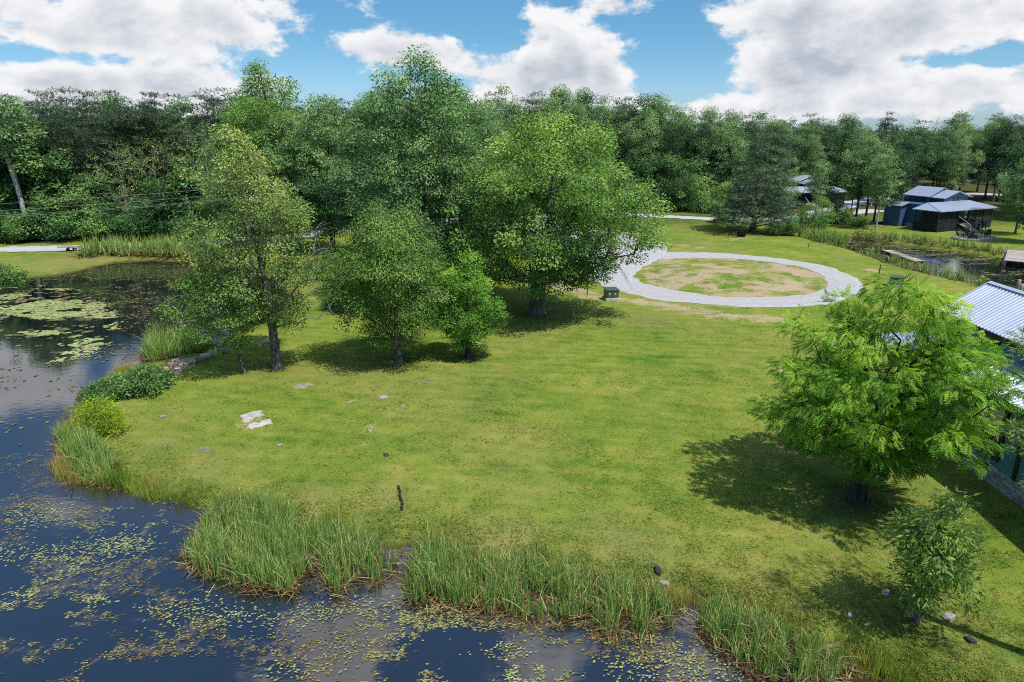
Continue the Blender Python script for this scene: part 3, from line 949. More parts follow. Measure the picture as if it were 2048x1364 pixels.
# --- trees standing on the lawn
b = G(1072, 630)
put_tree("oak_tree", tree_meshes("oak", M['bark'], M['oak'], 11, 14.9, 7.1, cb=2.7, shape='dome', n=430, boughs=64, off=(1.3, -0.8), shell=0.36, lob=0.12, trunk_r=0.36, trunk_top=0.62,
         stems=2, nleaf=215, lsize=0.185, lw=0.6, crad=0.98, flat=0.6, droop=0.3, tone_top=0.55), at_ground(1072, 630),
         "large spreading oak with domed crown standing beside the gravel circle")
b = G(555, 735)
rng = np.random.default_rng(2)
deadp = [(2.9 + rng.uniform(0, 1.4), rng.uniform(-1.5, 0.8), 3.2 + 6.5 * rng.uniform(0, 1)) for _ in range(48)] + [(rng.uniform(-3, 0), rng.uniform(-1.5, 1), rng.uniform(4, 11)) for _ in range(26)]
put_tree("oak_tree", tree_meshes("sparse_oak", M['bark'], M['olive'], 23, 13.9, 3.5, cb=2.6, shape='tall', n=280, boughs=44, off=(-0.8, 0.0), shell=0.5, lob=0.22, trunk_r=0.25, trunk_top=0.80,
         nleaf=150, lsize=0.135, lw=0.55, crad=0.66, flat=0.6, droop=0.2, arc=0.16, dead=deadp, gap=0.06, tone_top=0.5), at_ground(555, 735),
         "tall thin-leaved oak with bare grey branches nearest the rock row")
put_tree("young_tree", tree_meshes("pond_tree", M['bark'], M['elm'], 31, 6.3, 2.6, cb=1.5, shape='vase', n=105, off=(-1.5, 0.2), shell=0.5, lob=0.22, trunk_r=0.10, trunk_top=0.75,
         lean=(-0.5, 0), nleaf=110, lsize=0.14, lw=0.5, crad=0.58, flat=0.4, droop=0.35), at_ground(490, 745),
         "small slender tree leaning to the pond beside the thin-leaved oak")
put_tree("elm_tree", tree_meshes("elm", M['bark'], M['elm'], 37, 9.8, 3.7, cb=1.7, shape='round', n=240, boughs=40, off=(-0.3, 0), shell=0.42, lob=0.24, trunk_r=0.17, trunk_top=0.85,
         nleaf=210, lsize=0.13, lw=0.6, crad=0.76, flat=0.62, droop=0.75, arc=0.2, tone_top=0.35), at_ground(798, 725),
         "grey-green drooping tree left of the small bright maple")
put_tree("maple_tree", tree_meshes("maple", M['darkbark'], M['maple'], 41, 6.9, 2.05, cb=0.75, shape='egg', n=125, boughs=28, shell=0.40, lob=0.2, trunk_r=0.15, trunk_top=0.88,
         nleaf=150, lsize=0.115, lw=0.8, crad=0.50, flat=0.6, droop=0.25, tone_top=0.4), at_ground(937, 715),
         "small bright green maple with low round crown on the lawn")
put_tree("walnut_tree", tree_meshes("walnut", M['darkbark'], M['walnut'], 53, 8.8, 4.3, cb=1.5, shape='walnut', n=150, boughs=26, off=(0.75, 0.3), shell=0.38, lob=0.22, trunk_r=0.17, trunk_top=0.72,
         stems=2, leaf='pinnate', nleaf=64, lsize=0.31, crad=0.74, flat=0.5, droop=0.25, outw=0.7, upn=1.0, tone_top=0.6), at_ground(1712, 1003),
         "feathery yellow-green tree standing in front of the blue cabin")
put_tree("young_tree", tree_meshes("sapling", M['bark'], M['sapling'], 59, 4.35, 1.3, cb=0.8, shape='egg', n=72, boughs=18, off=(0.2, -0.1), shell=0.42, lob=0.25, trunk_r=0.07, trunk_top=0.9,
         nleaf=66, lsize=0.21, lw=0.27, crad=0.38, flat=0.6, droop=0.4, outw=0.5, tone_top=0.2), at_ground(1830, 1245),
         "glossy-leaved sapling nearest the cattails in the right corner")
# pine whose boughs reach in at the right border
put_tree("pine_tree", tree_meshes("near_pine", M['bark'], M['nearpine'], 61, 9.9, 2.3, cb=4.6, shape='pine', n=46, off=(-1.25, 0.2), shell=0.45, trunk_r=0.14, trunk_top=0.95,
         leaf='needle', nleaf=46, lsize=0.17, lw=0.11, crad=0.42, flat=0.4, droop=0.0, arc=0.05), (14.7, 15.0, 0),
         "pine at the right border with boughs reaching before the cabin wall")

# --- tall trees behind them
TG = "tall trees between the lawn and the road"
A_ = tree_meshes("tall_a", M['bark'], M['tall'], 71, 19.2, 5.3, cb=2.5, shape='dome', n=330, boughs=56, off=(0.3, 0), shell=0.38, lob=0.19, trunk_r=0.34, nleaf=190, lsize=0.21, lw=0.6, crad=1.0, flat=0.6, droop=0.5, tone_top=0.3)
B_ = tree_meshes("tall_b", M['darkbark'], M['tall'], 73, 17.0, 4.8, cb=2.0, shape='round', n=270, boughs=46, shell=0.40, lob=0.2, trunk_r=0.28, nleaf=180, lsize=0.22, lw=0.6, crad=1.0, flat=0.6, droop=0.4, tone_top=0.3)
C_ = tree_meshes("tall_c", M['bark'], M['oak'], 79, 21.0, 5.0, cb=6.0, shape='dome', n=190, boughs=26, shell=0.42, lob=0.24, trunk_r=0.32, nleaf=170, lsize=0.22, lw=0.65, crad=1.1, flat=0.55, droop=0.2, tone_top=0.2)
put_tree("tall_tree", A_, at_ground(850, 605), "tallest dense tree in the middle, behind the drooping grey-green tree")
put_tree("tall_tree", A_, at_ground(925, 560), "tall tree just behind the left side of the large oak", rz=2.2, sc=0.9)
put_tree("tall_tree", B_, at_ground(760, 545), "broad dark tree left of the tallest middle tree")
put_tree("tall_tree", B_, at_ground(668, 505), "round tree by the road, behind the drooping tree's left side", rz=1.3, sc=1.02)
put_tree("tall_tree", B_, at_ground(590, 498), "leafy tree by the road behind the thin-leaved oak", rz=3.9, sc=0.92)
put_tree("tall_tree", C_, at_ground(560, 490), "tall dark tree rising above the wood left of the middle")
put_tree("tall_tree", B_, at_ground(985, 500), "rounded tree by the road behind the large oak", rz=5.0, sc=0.86)
put_tree("tall_tree", A_, at_ground(480, 485), "tree at the far road edge left of the thin-leaved oak", rz=4.2, sc=0.74)
put_tree("hemlock_tree", tree_meshes("hemlock", M['bark'], M['hemlock'], 83, 15.4, 5.4, cb=1.2, shape='cone', n=330, shell=0.5, lob=0.2, trunk_r=0.36, trunk_top=0.95,
         leaf='needle', nleaf=30, lsize=0.36, lw=0.18, crad=0.95, flat=0.22, droop=0.15, arc=0.0, outw=0.9, upn=1.5), at_ground(1505, 464),
         "broad dark conifer standing at the far corner of the lawn")

# --- bushes on the banks
def bush(seed, rad, h, mat, n=60, nleaf=55, lsize=0.14, lw=0.5, crad=0.35):
    return tree_meshes("bush%d" % seed, M['bark'], mat, seed, h, rad, cb=0.15, shape='bush', n=n, shell=0.5, lob=0.15, trunk_r=0.05, trunk_top=0.5, nleaf=nleaf, lsize=lsize, lw=lw, crad=crad, flat=0.75, droop=0.1, arc=0.1, sides=3)
def put_bush(px, py, meshes, label, rz=0.0, sc=1.0, name="shrub", group=None):
    return put_tree(name, meshes, at_ground(px, py), label, "shrub", group, rz, sc, crown='foliage')
bm1 = bush(91, 1.15, 1.75, M['brightbush'], 80, 80, 0.13, 0.3)
bm2 = bush(92, 1.5, 1.25, M['brushy'], 85, 60, 0.16, 0.5)
bm3 = bush(93, 1.9, 2.9, M['brushy'], 100, 60, 0.20, 0.6, 0.5)
put_bush(205, 868, bm1, "round bright yellow-green shrub on the pond bank")
put_bush(285, 782, bm2, "low dark green shrub on the bank near the rock row")
put_bush(222, 792, bm2, "pale low bush on the bank beside the dark shrub", 2.0, 0.75)
put_bush(412, 697, bm1, "small yellow-green bush behind the rock row", 1.0, 0.55)
put_bush(700, 615, bm3, "dark bush beneath the drooping grey-green tree")
put_bush(660, 560, bm3, "bush in shade behind the dark bush under the trees", 2.4, 0.8)
put_bush(14, 560, bm3, "rounded green bush on the far bank at the left border", 1.0, 0.9)
put_bush(15, 556, bm1, "bright bush tucked against the rounded far-bank bush", 1.6, 1.0)
put_bush(1680, 447, bm3, "upright bright green bush by the lane beyond the far pond", 0.4, 1.0)

# ------------------------------------------------------------------ the wood along the road
WP = {'dec': [], 'pine': [], 'und': [], 'dead': []}
for k in range(5):
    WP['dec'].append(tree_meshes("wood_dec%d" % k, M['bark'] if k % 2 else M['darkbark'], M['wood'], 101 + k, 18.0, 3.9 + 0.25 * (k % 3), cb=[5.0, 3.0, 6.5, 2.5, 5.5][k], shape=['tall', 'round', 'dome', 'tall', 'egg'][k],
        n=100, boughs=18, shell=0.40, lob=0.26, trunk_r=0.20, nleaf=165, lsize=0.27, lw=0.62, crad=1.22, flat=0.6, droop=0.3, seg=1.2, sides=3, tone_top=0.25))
for k in range(4):
    WP['pine'].append(tree_meshes("wood_pine%d" % k, M['bark'], M['pine'], 121 + k, 19.0, 3.2 + 0.2 * k, cb=[5.0, 4.0, 6.0, 3.0][k], shape='pine',
        n=80, shell=0.48, lob=0.24, trunk_r=0.17, trunk_top=0.97, leaf='needle', nleaf=46, lsize=0.44, lw=0.17, crad=1.25, flat=0.26, droop=0.0, arc=-0.03, outw=0.9, upn=1.4, seg=1.2, sides=3))
for k in range(4):
    WP['und'].append(tree_meshes("wood_brush%d" % k, M['darkbark'], M['brushy'], 141 + k, [4.2, 6.0, 8.0, 3.2][k], [2.3, 2.6, 2.9, 2.2][k], cb=0.3, shape='bush',
        n=60, boughs=12, shell=0.42, lob=0.26, trunk_r=0.09, nleaf=120, lsize=0.21, lw=0.65, crad=0.88, flat=0.6, droop=0.3, seg=1.2, sides=3, tone_top=0.3))
for k in range(2):
    WP['dead'].append(tree_meshes("wood_dead%d" % k, M['deadwood'], M['olive'], 161 + k, 13.0, 3.6, cb=4.0, shape='vase', n=120, shell=0.6, lob=0.2, trunk_r=0.11, nleaf=26, lsize=0.20, lw=0.5, crad=0.7, gap=0.35, seg=0.9, sides=4))
SLIM = [tree_meshes("slim%d" % k, M['palebark'], M['wood'], 171 + k, 13.0, 2.1, cb=4.5, shape='tall', n=85, shell=0.55, lob=0.2, trunk_r=0.13, nleaf=80, lsize=0.26, lw=0.6, crad=0.85, flat=0.55, droop=0.3, seg=1.0, sides=3) for k in range(2)]
rnd = random.Random(12)
used = []
def free(x, y, d):
    return all((x - a) ** 2 + (y - b) ** 2 > d * d for a, b in used)
def skyline(px):
    """row of the wood's top along the picture width"""
    return np.interp(px, [-300, 0, 250, 450, 700, 960, 1100, 1250, 1400, 1500, 1600, 1700, 1850, 2048, 2400], [190, 186, 184, 190, 190, 186, 188, 200, 212, 225, 240, 243, 246, 243, 243])
def px_of(x, y):
    return 1024 + F * x / (y * CP + H * SP)
LW = {'pine': "pine beyond the road", 'dec': "leafy tree beyond the road", 'und': "brushy growth edging the road"}
RW = {'pine': "right wood pine", 'dec': "leafy right wood tree", 'und': "brushy right wood tree"}
def place(x, y, zone):
    px = px_of(x, y)
    if zone == 'R':
        w = "left of the upright bush" if px < 1680 else "left of the house" if px < 1820 else "right behind the house" if px < 1960 else "at the right border"
        return w + (", near row" if y < 128 else ", middle row" if y < 160 else ", far row")
    w = ("at the left border" if px < 130 else "above the culvert" if px < 240 else "above the far cattails" if px < 460 else "behind the thin-leaved oak" if px < 680
         else "behind the middle trees" if px < 900 else "behind the large oak" if px < 1260 else "above the turning circle" if px < 1420 else "behind the broad conifer")
    d = wood_depth(x, y)
    return w + (", front row" if d < 8 else ", middle row" if d < 18 else ", back row")
WOOD = []
def wood_tree(kind, x, y, h, zone):
    lst = WP[kind]
    me_ = rnd.choice(lst)
    native = {'dec': 18.0, 'pine': 19.0}.get(kind)
    if native is None:
        native = max(v.co.z for v in me_[1].vertices[:400:7]) if False else [4.2, 6.0, 8.0, 3.2][lst.index(me_)]
        h = native * rnd.uniform(0.85, 1.35) * (h or 1.0)
    s = h / native
    LB = LW if zone == 'L' else RW
    lab = LB[kind] + ', ' + place(x, y, zone)
    nm = {'dec': "woodland_tree", 'pine': "pine_tree", 'und': "brush_tree"}[kind]
    grp = {'dec': 'leafy trees', 'pine': 'pines', 'und': 'brushy growth'}[kind] + (" of the wood beyond the road" if zone == 'L' else " of the open wood behind the house")
    if not -120 < px_of(x, y) < 2170:
        return
    o_ = put_tree(nm, me_, (x, y, 0), lab, "tree", grp, rnd.uniform(0, 6.28), s * (rnd.uniform(0.9, 1.15) if kind != 'und' else 1.0), s)
    WOOD.append((px_of(x, y), o_))
    used.append((x, y))
# undergrowth along the edge
xe = -78.0
while xe < 46:
    ye = np.interp(xe, EDGE[:, 0], EDGE[:, 1])
    wood_tree('und', xe, ye + rnd.uniform(1.6, 3.4), 0, 'L')
    xe += rnd.uniform(2.6, 4.0)
xe = -86.0
while xe < 44:
    ye = np.interp(xe, EDGE[:, 0], EDGE[:, 1])
    wood_tree('und', xe, ye + rnd.uniform(5.0, 9.0), 1.5, 'L')
    xe += rnd.uniform(3.2, 5.0)
for row, dd in enumerate([5.5, 10.0, 15.0, 20.5, 27.0, 35.0]):
    xe = -95.0 - rnd.uniform(0, 4)
    while xe < 52:
        ye = np.interp(xe, EDGE[:, 0], EDGE[:, 1]) + dd + rnd.uniform(-1.8, 1.8)
        px = px_of(xe, ye)
        if -220 < px < 1560 and free(xe, ye, 2.6):
            top = skyline(px) + rnd.gauss(5, 13) + (16 if row < 2 else 0) + (10 if row == 0 else 0)
            h = rise((0, ye), max(top, 168))
            pine = rnd.random() < (0.88 if px < 470 else 0.25 if px < 1000 else 0.2)
            if row == 0 and rnd.random() < 0.6:
                pine = False
                h *= rnd.uniform(0.6, 0.85)
            wood_tree('pine' if pine else 'dec', xe, ye, h, 'L')
        xe += rnd.uniform(3.4, 5.6) * (1 + 0.05 * row)
# open wood on the right
house_xy = G(1900, 440)[:2]
def blocked(x, y):
    if ldist(np.array([x]), np.array([y]), ROAD2C)[0] < 3.6 or ldist(np.array([x]), np.array([y]), ROADC)[0] < 3.2:
        return True
    if sdf(np.array([x]), np.array([y]), POND2)[0] < 3:
        return True
    px = px_of(x, y)
    if 1800 < px < 1995 and y < 126:
        return True
    if 1560 < px < 1665 and y < 128:
        return True
    return y < 104 and px < 2000
cnt = 0
for k in range(2600):
    if cnt > 88: break
    y = rnd.uniform(104, 215) if rnd.random() < .8 else rnd.uniform(98, 125)
    x = rnd.uniform(0.34, 0.86) * y
    px = px_of(x, y)
    if px < 1545 or px > 2180 or blocked(x, y) or not free(x, y, 4.2 if y < 150 else 5.5):
        continue
    h = rise((0, y), skyline(px) + rnd.gauss(12, 17))
    if y < 118 and px < 1800:
        h *= rnd.uniform(0.7, 1.0)
    r_ = rnd.random()
    wood_tree('pine' if r_ < 0.2 else 'und' if r_ < 0.34 else 'dec', x, y, 0 if 0.2 <= r_ < 0.34 else h, 'R')
    cnt += 1
# tell neighbours of one row apart by their order
ORD = "first second third fourth fifth sixth seventh eighth ninth tenth eleventh twelfth thirteenth fourteenth fifteenth sixteenth".split()
byl = {}
for px, o_ in sorted(WOOD, key=lambda q: q[0]):
    byl.setdefault(o_['label'], []).append(o_)
for lb, lst in byl.items():
    if len(lst) > 1:
        for k, o_ in enumerate(lst):
            o_['label'] = lb + ', ' + ORD[min(k, 15)] + ' from left'
# ones that stand out
put_tree("poplar_tree", tree_meshes("poplar", M['palebark'], M['wood'], 181, 17.5, 3.0, cb=10.5, shape='dome', n=110, shell=0.5, trunk_r=0.30, trunk_top=0.9, lean=(-1.2, 0), nleaf=50, lsize=0.40, crad=1.0, seg=1.2),
         tuple(G(62, 478)), "tree with tall pale bare trunk at the left border")
put_tree("dead_tree", WP['dead'][0], tuple(G(262, 476)), "pale half-bare tree with spreading branches before the pines", rz=0.5, sc=0.96)
put_tree("dead_tree", WP['dead'][1], tuple(G(330, 468)), "small leafless grey tree among the pines", rz=1.9, sc=0.98)
put_tree("dead_tree", WP['dead'][1], tuple(G(432, 470)), "brownish bare-topped tree left of the tall dark tree", rz=4.0, sc=1.12)
put_tree("dead_tree", WP['dead'][0], tuple(G(85, 462)), "grey dead tree behind the pale bare trunk", rz=3.0, sc=1.2)
put_tree("dead_tree", WP['dead'][1], tuple(G(1890, 388)), "thin bare-topped tree above the wood on the right", rz=0.7, sc=1.32)
for q, (px, py, ty, lb) in enumerate([(1985, 404, 238, "left of two tall ragged pines at the right border"), (2036, 402, 222, "right of two tall ragged pines at the right border")]):
    g = G(px, py); put_tree("pine_tree", WP['pine'][2], tuple(g), lb, rz=q * 2.0, sc=rise(g, ty) / 19.0 * 1.0)
for q, (px, py, ty, lb) in enumerate([(1752, 459, 300, "slender pale-trunked tree standing nearest the far pond"), (1776, 449, 292, "slender pale-trunked tree right behind the nearest slender one"),
                                      (1628, 445, 320, "slender tree at the lane, left of the upright bright bush"), (1652, 444, 330, "slender tree just left of the upright bright bush"),
                                      (1700, 438, 318, "dark slender tree right of the upright bright bush"), (1712, 437, 312, "slender tree farther right of the upright bright bush"),
                                      (1742, 412, 290, "slender tree by the gravel lane bend")]):
    g = G(px, py); put_tree("slender_tree", SLIM[q % 2], tuple(g), lb, rz=q * 1.1, sc=rise(g, ty) / 13.0)
put_tree("broadleaf_tree", WP['dec'][3], tuple(G(2062, 486)), "leafy tree at the right border beside the house porch", rz=1.0, sc=0.72)
put_tree("broadleaf_tree", WP['dec'][1], tuple(G(2030, 468)), "leafy tree right of the dark blue house porch", rz=2.0, sc=0.62)
for q, (px, py, s_, lb) in enumerate([(1578, 470, .62, "brush at the pond end beneath the broad conifer"), (1615, 462, .7, "brushy growth at the narrow end of the far pond"), (1640, 455, .6, "low brush behind the narrow end of the far pond"),
                                      (1720, 452, .5, "low brush beside the nearest slender tree"), (1545, 470, .45, "low brush right of the broad conifer trunk"), (1440, 446, .5, "brush under the left side of the broad conifer")]):
    put_tree("brush_shrub", WP['und'][q % 4], tuple(G(px, py)), lb, "shrub", None, q * 1.3, s_, crown='foliage')

# far woods to the horizon: one mass
def far_wood():
    rng = np.random.default_rng(77)
    n = 1500
    y = 150 + 520 * rng.uniform(0, 1, n) ** 1.3
    x = rng.uniform(-0.95, 0.95, n) * y
    ok = ~((x < 70) & (y < 190)) & ~((x > 40) & (y < 205))
    x, y = x[ok], y[ok]; n = len(x)
    hgt = 12.5 + 3.0 * rng.uniform(-1, 1, n) + (y - 150) * 0.002 + np.where(x < 60, 2.5, 0)
    per = 28
    ci = np.repeat(np.arange(n), per)
    N = len(ci)
    e = rng.normal(0, 1, (N, 3)); e /= np.linalg.norm(e, axis=1)[:, None]
    e *= (rng.uniform(0, 1, N) ** 0.35)[:, None]
    rad = rng.uniform(3.0, 4.8, n)
    pos = np.stack([x[ci], y[ci], hgt[ci] * 0.62], -1) + e * np.stack([rad[ci], rad[ci], hgt[ci] * 0.38], -1)
    d = rng.normal(0, 1, (N, 3)); d /= np.linalg.norm(d, axis=1)[:, None]
    nn = np.array([0, 0, 1.0]) + rng.normal(0, .5, (N, 3)); nn -= d * np.sum(nn * d, 1)[:, None]; nn /= np.linalg.norm(nn, axis=1)[:, None]
    s = np.cross(d, nn); L = rng.uniform(1.1, 2.4, N)[:, None]
    V = np.stack([pos, pos + d * L * .5 + s * L * .4, pos + d * L, pos + d * L * .5 - s * L * .4], 1).reshape(-1, 3)
    tone = rng.normal(.5, .2, n)[ci] + rng.normal(0, .12, N) + 0.1
    return quads("far_wood", V, np.arange(N * 4).reshape(-1, 4), M['wood'], tone=tone)
tag(link("far_wood", far_wood()), "distant woods filling the horizon", "woods", kind='stuff')

# ------------------------------------------------------------------ cattails, bank grass, floating plants
def blades(rng, base, hgt, wid, lean, seg=3, curve=None):
    """upright bending strips; returns V (n,seg+1,2,3)"""
    n = len(base)
    a = rng.uniform(0, 6.283, n)
    ld = np.stack([np.cos(a), np.sin(a), np.zeros(n)], -1)
    b = a + rng.uniform(-1.2, 1.2, n) + math.pi / 2
    sd = np.stack([np.cos(b), np.sin(b), np.zeros(n)], -1)
    T = np.linspace(0, 1, seg + 1)
    V = np.zeros((n, seg + 1, 2, 3))
    for i, s in enumerate(T):
        c = base + np.array([0, 0, 1.0]) * (hgt * (s - 0.35 * lean * s * s))[:, None] + ld * (hgt * lean * s ** 1.8)[:, None]
        w = (wid * (1 - s ** 2.2) + 0.002)[:, None] * 0.5
        V[:, i, 0] = c - sd * w; V[:, i, 1] = c + sd * w
    k = 2 * (seg + 1)
    q = np.arange(n)[:, None, None] * k + np.arange(seg)[None, :, None] * 2 + np.array([0, 1, 3, 2])[None, None, :]
    return V.reshape(-1, 3), q.reshape(-1, 4)

def scatter_poly(rng, P, n):
    P = np.asarray(P)
    lo, hi = P.min(0), P.max(0)
    x = rng.uniform(lo[0], hi[0], n); y = rng.uniform(lo[1], hi[1], n)
    k = sdf(x, y, P) < 0
    return x[k], y[k]

def cattails(name, pxs, dens, label, seed, hmin=0.8, hmax=1.42, w=0.022, per=7, thatch=True, gapn=0.33):
    rng = np.random.default_rng(seed)
    P = np.array([G(x, y, WL)[:2] for x, y in pxs])
    lo, hi = P.min(0), P.max(0)
    n = int((hi - lo).prod() * dens)
    x, y = scatter_poly(rng, P, n)
    f = fbm(x * 0.9, y * 0.9, seed, 3)
    edge = -sdf(x, y, P)
    k = (f > gapn - 0.10 * rng.uniform(0, 1, len(x))) & (edge + f * 0.8 > 0.38 * rng.uniform(0, 1, len(x)) + .25)
    x, y, f, edge = x[k], y[k], f[k], edge[k]
    z = np.maximum(height(x, y), WL - 0.05)
    sh = np.repeat(np.arange(len(x)), per)
    m = len(sh)
    hh = (hmin + (hmax - hmin) * np.clip(0.25 + 0.9 * f + rng.normal(0, .12, len(x)), 0, 1.2)) * sm(edge, -0.1, 0.7) ** 0.35
    hgt = hh[sh] * rng.uniform(0.55, 1.08, m)
    base = np.stack([x[sh] + rng.normal(0, .035, m), y[sh] + rng.normal(0, .035, m), z[sh] - 0.03], -1)
    lean = np.abs(rng.normal(0.10, 0.12, m))
    br = rng.uniform(0, 1, m) < 0.15
    lean[br] += rng.uniform(.25, .7, br.sum())
    V, Q = blades(rng, base, hgt, w * rng.uniform(.6, 1.3, m), lean, 4)
    tone_b = np.clip(0.30 + 0.10 * rng.normal(0, 1, m) + 0.25 * (rng.normal(0, .5, len(x))[sh]), 0, .62)
    dry = (rng.uniform(0, 1, m) < 0.08) | br & (rng.uniform(0, 1, m) < .6)
    tone_b[dry] = rng.uniform(.7, 1, dry.sum())
    tone = np.repeat(tone_b[:, None], 4, 1)
    tone[:, 0] += 0.10
    tip = rng.uniform(0, 1, m) < 0.3
    tone[tip, 3] = np.maximum(tone[tip, 3], .8)
    tag(link(name, quads(name, V, Q, M['reed'], tone=tone.ravel())), label, "cattails", "cattail beds round the ponds", 'stuff')
    if thatch:
        m = int(len(x) * 3.2)
        i = rng.integers(0, len(x), m)
        bx = x[i] + rng.normal(0, .16, m); by = y[i] + rng.normal(0, .20, m) - 0.05
        a = rng.uniform(0, 6.28, m); L = rng.uniform(.15, .75, m) * w / .022; ww = rng.uniform(.008, .022, m) * w / .022
        d = np.stack([np.cos(a), np.sin(a), rng.uniform(-.03, .35, m)], -1); s = np.stack([-np.sin(a), np.cos(a), np.zeros(m)], -1)
        p = np.stack([bx, by, np.maximum(height(bx, by), WL) + rng.uniform(.012, .09, m)], -1)
        V = np.stack([p - s * ww[:, None], p + s * ww[:, None], p + d * L[:, None] + s * ww[:, None] * .4, p + d * L[:, None] - s * ww[:, None] * .4], 1).reshape(-1, 3)
        tag(link("dead_reeds", quads("dead_reeds", V, np.arange(m * 4).reshape(-1, 4), M['thatch'], tone=np.clip(rng.normal(.32, .28, m), 0, 1))),
            "brown dead reeds matted at the foot of " + label, "dead reeds", "dead reeds under the cattails", 'stuff')

cattails("cattail_bed", [(420, 1020), (470, 1000), (560, 1022), (640, 1050), (730, 1082), (795, 1098), (800, 1120), (776, 1165), (720, 1180), (640, 1190), (560, 1190), (490, 1180), (420, 1158), (380, 1138), (362, 1110), (400, 1060)], 44, "left near cattail bed before the drain rill", 201)
cattails("cattail_bed", [(838, 1094), (900, 1098), (980, 1116), (1060, 1136), (1130, 1150), (1195, 1160), (1200, 1200), (1170, 1235), (1110, 1250), (1030, 1240), (940, 1222), (860, 1212), (808, 1205), (806, 1150)], 44, "middle near cattail bed right of the drain rill", 202)
cattails("cattail_bed", [(1190, 1160), (1290, 1184), (1345, 1204), (1352, 1250), (1335, 1290), (1270, 1300), (1215, 1280), (1180, 1250)], 42, "small near cattail bed left of the dark gap", 203)
cattails("cattail_bed", [(1395, 1208), (1480, 1232), (1560, 1262), (1640, 1300), (1700, 1335), (1660, 1380), (1570, 1375), (1480, 1330), (1420, 1285), (1390, 1245)], 42, "right near cattail bed at the bottom edge", 204)
cattails("cattail_bed", [(115, 868), (150, 880), (205, 905), (245, 950), (215, 972), (160, 968), (125, 930), (108, 900)], 30, "bright cattail bed below the round yellow-green shrub", 205, 1.0, 1.7, .024)
cattails("cattail_bed", [(275, 712), (300, 690), (345, 680), (390, 685), (425, 696), (395, 712), (335, 722), (288, 728)], 20, "cattail bed in the pond behind the rock row", 206, 1.3, 2.2, .032, 6)
cattails("cattail_bed", [(150, 524), (215, 520), (300, 518), (380, 524), (440, 530), (460, 524), (430, 512), (330, 506), (230, 508), (165, 514)], 7, "long cattail bed on the far pond shore below the road", 207, 1.7, 2.7, .075, 6, True, .30)
cattails("cattail_bed", [(1690, 494), (1760, 513), (1830, 534), (1900, 553), (1960, 570), (1990, 583), (1960, 584), (1880, 562), (1800, 540), (1720, 512)], 5, "cattails along the near shore of the far pond", 208, 0.7, 1.7, .05, 6, True, .47)
cattails("cattail_bed", [(1700, 476), (1780, 486), (1860, 496), (1940, 507), (2000, 516), (2010, 509), (1940, 497), (1850, 487), (1760, 476), (1710, 470)], 5, "pale reeds along the far shore below the porch house", 209, 0.6, 1.3, .05, 6, True, .42)
cattails("cattail_bed", [(1590, 478), (1640, 483), (1690, 497), (1700, 487), (1650, 470), (1600, 466)], 5, "green reeds at the narrow end of the far pond", 210, 1.0, 1.9, .07, 6, False, .3)

# grass fringe along the near banks
def fringe():
    rng = np.random.default_rng(301)
    C = dense(np.array([G(x, y, WL)[:2] for x, y in shore_px[14:]]), 0.03)
    n = len(C) * 12
    i = rng.integers(0, len(C), n)
    p = C[i] + np.stack([rng.normal(0, .35, n), rng.normal(0.10, .38, n)], -1)
    d = pond_d(p[:, 0], p[:, 1])
    f = fbm(p[:, 0] * .8, p[:, 1] * .8, 303, 3)
    k = (d > -0.45) & (d < 1.1) & (f + rng.uniform(-.14, .14, n) > 0.34) & (p[:, 1] < 45)
    p, f = p[k], f[k]; n = len(p)
    z = np.maximum(height(p[:, 0], p[:, 1]), WL - .02)
    hgt = (0.14 + 0.62 * np.clip(f - .35, 0, .4) / .4) * rng.uniform(.5, 1.2, n)
    V, Q = blades(rng, np.stack([p[:, 0], p[:, 1], z], -1), hgt, rng.uniform(.008, .020, n), np.abs(rng.normal(.25, .2, n)), 3)
    hueb = fbm(p[:, 0] * .55 + 9, p[:, 1] * .55, 307, 3)
    tb = np.clip(0.45 + 1.5 * (hueb - .5) + rng.normal(0, .12, n), 0, 1)
    return quads("bank_grass", V, Q, M['bank'], tone=np.repeat(tb, 3))
tag(link("bank_grass", fringe()), "rank yellow-green and rusty grass along the near pond bank", "grass", kind='stuff')

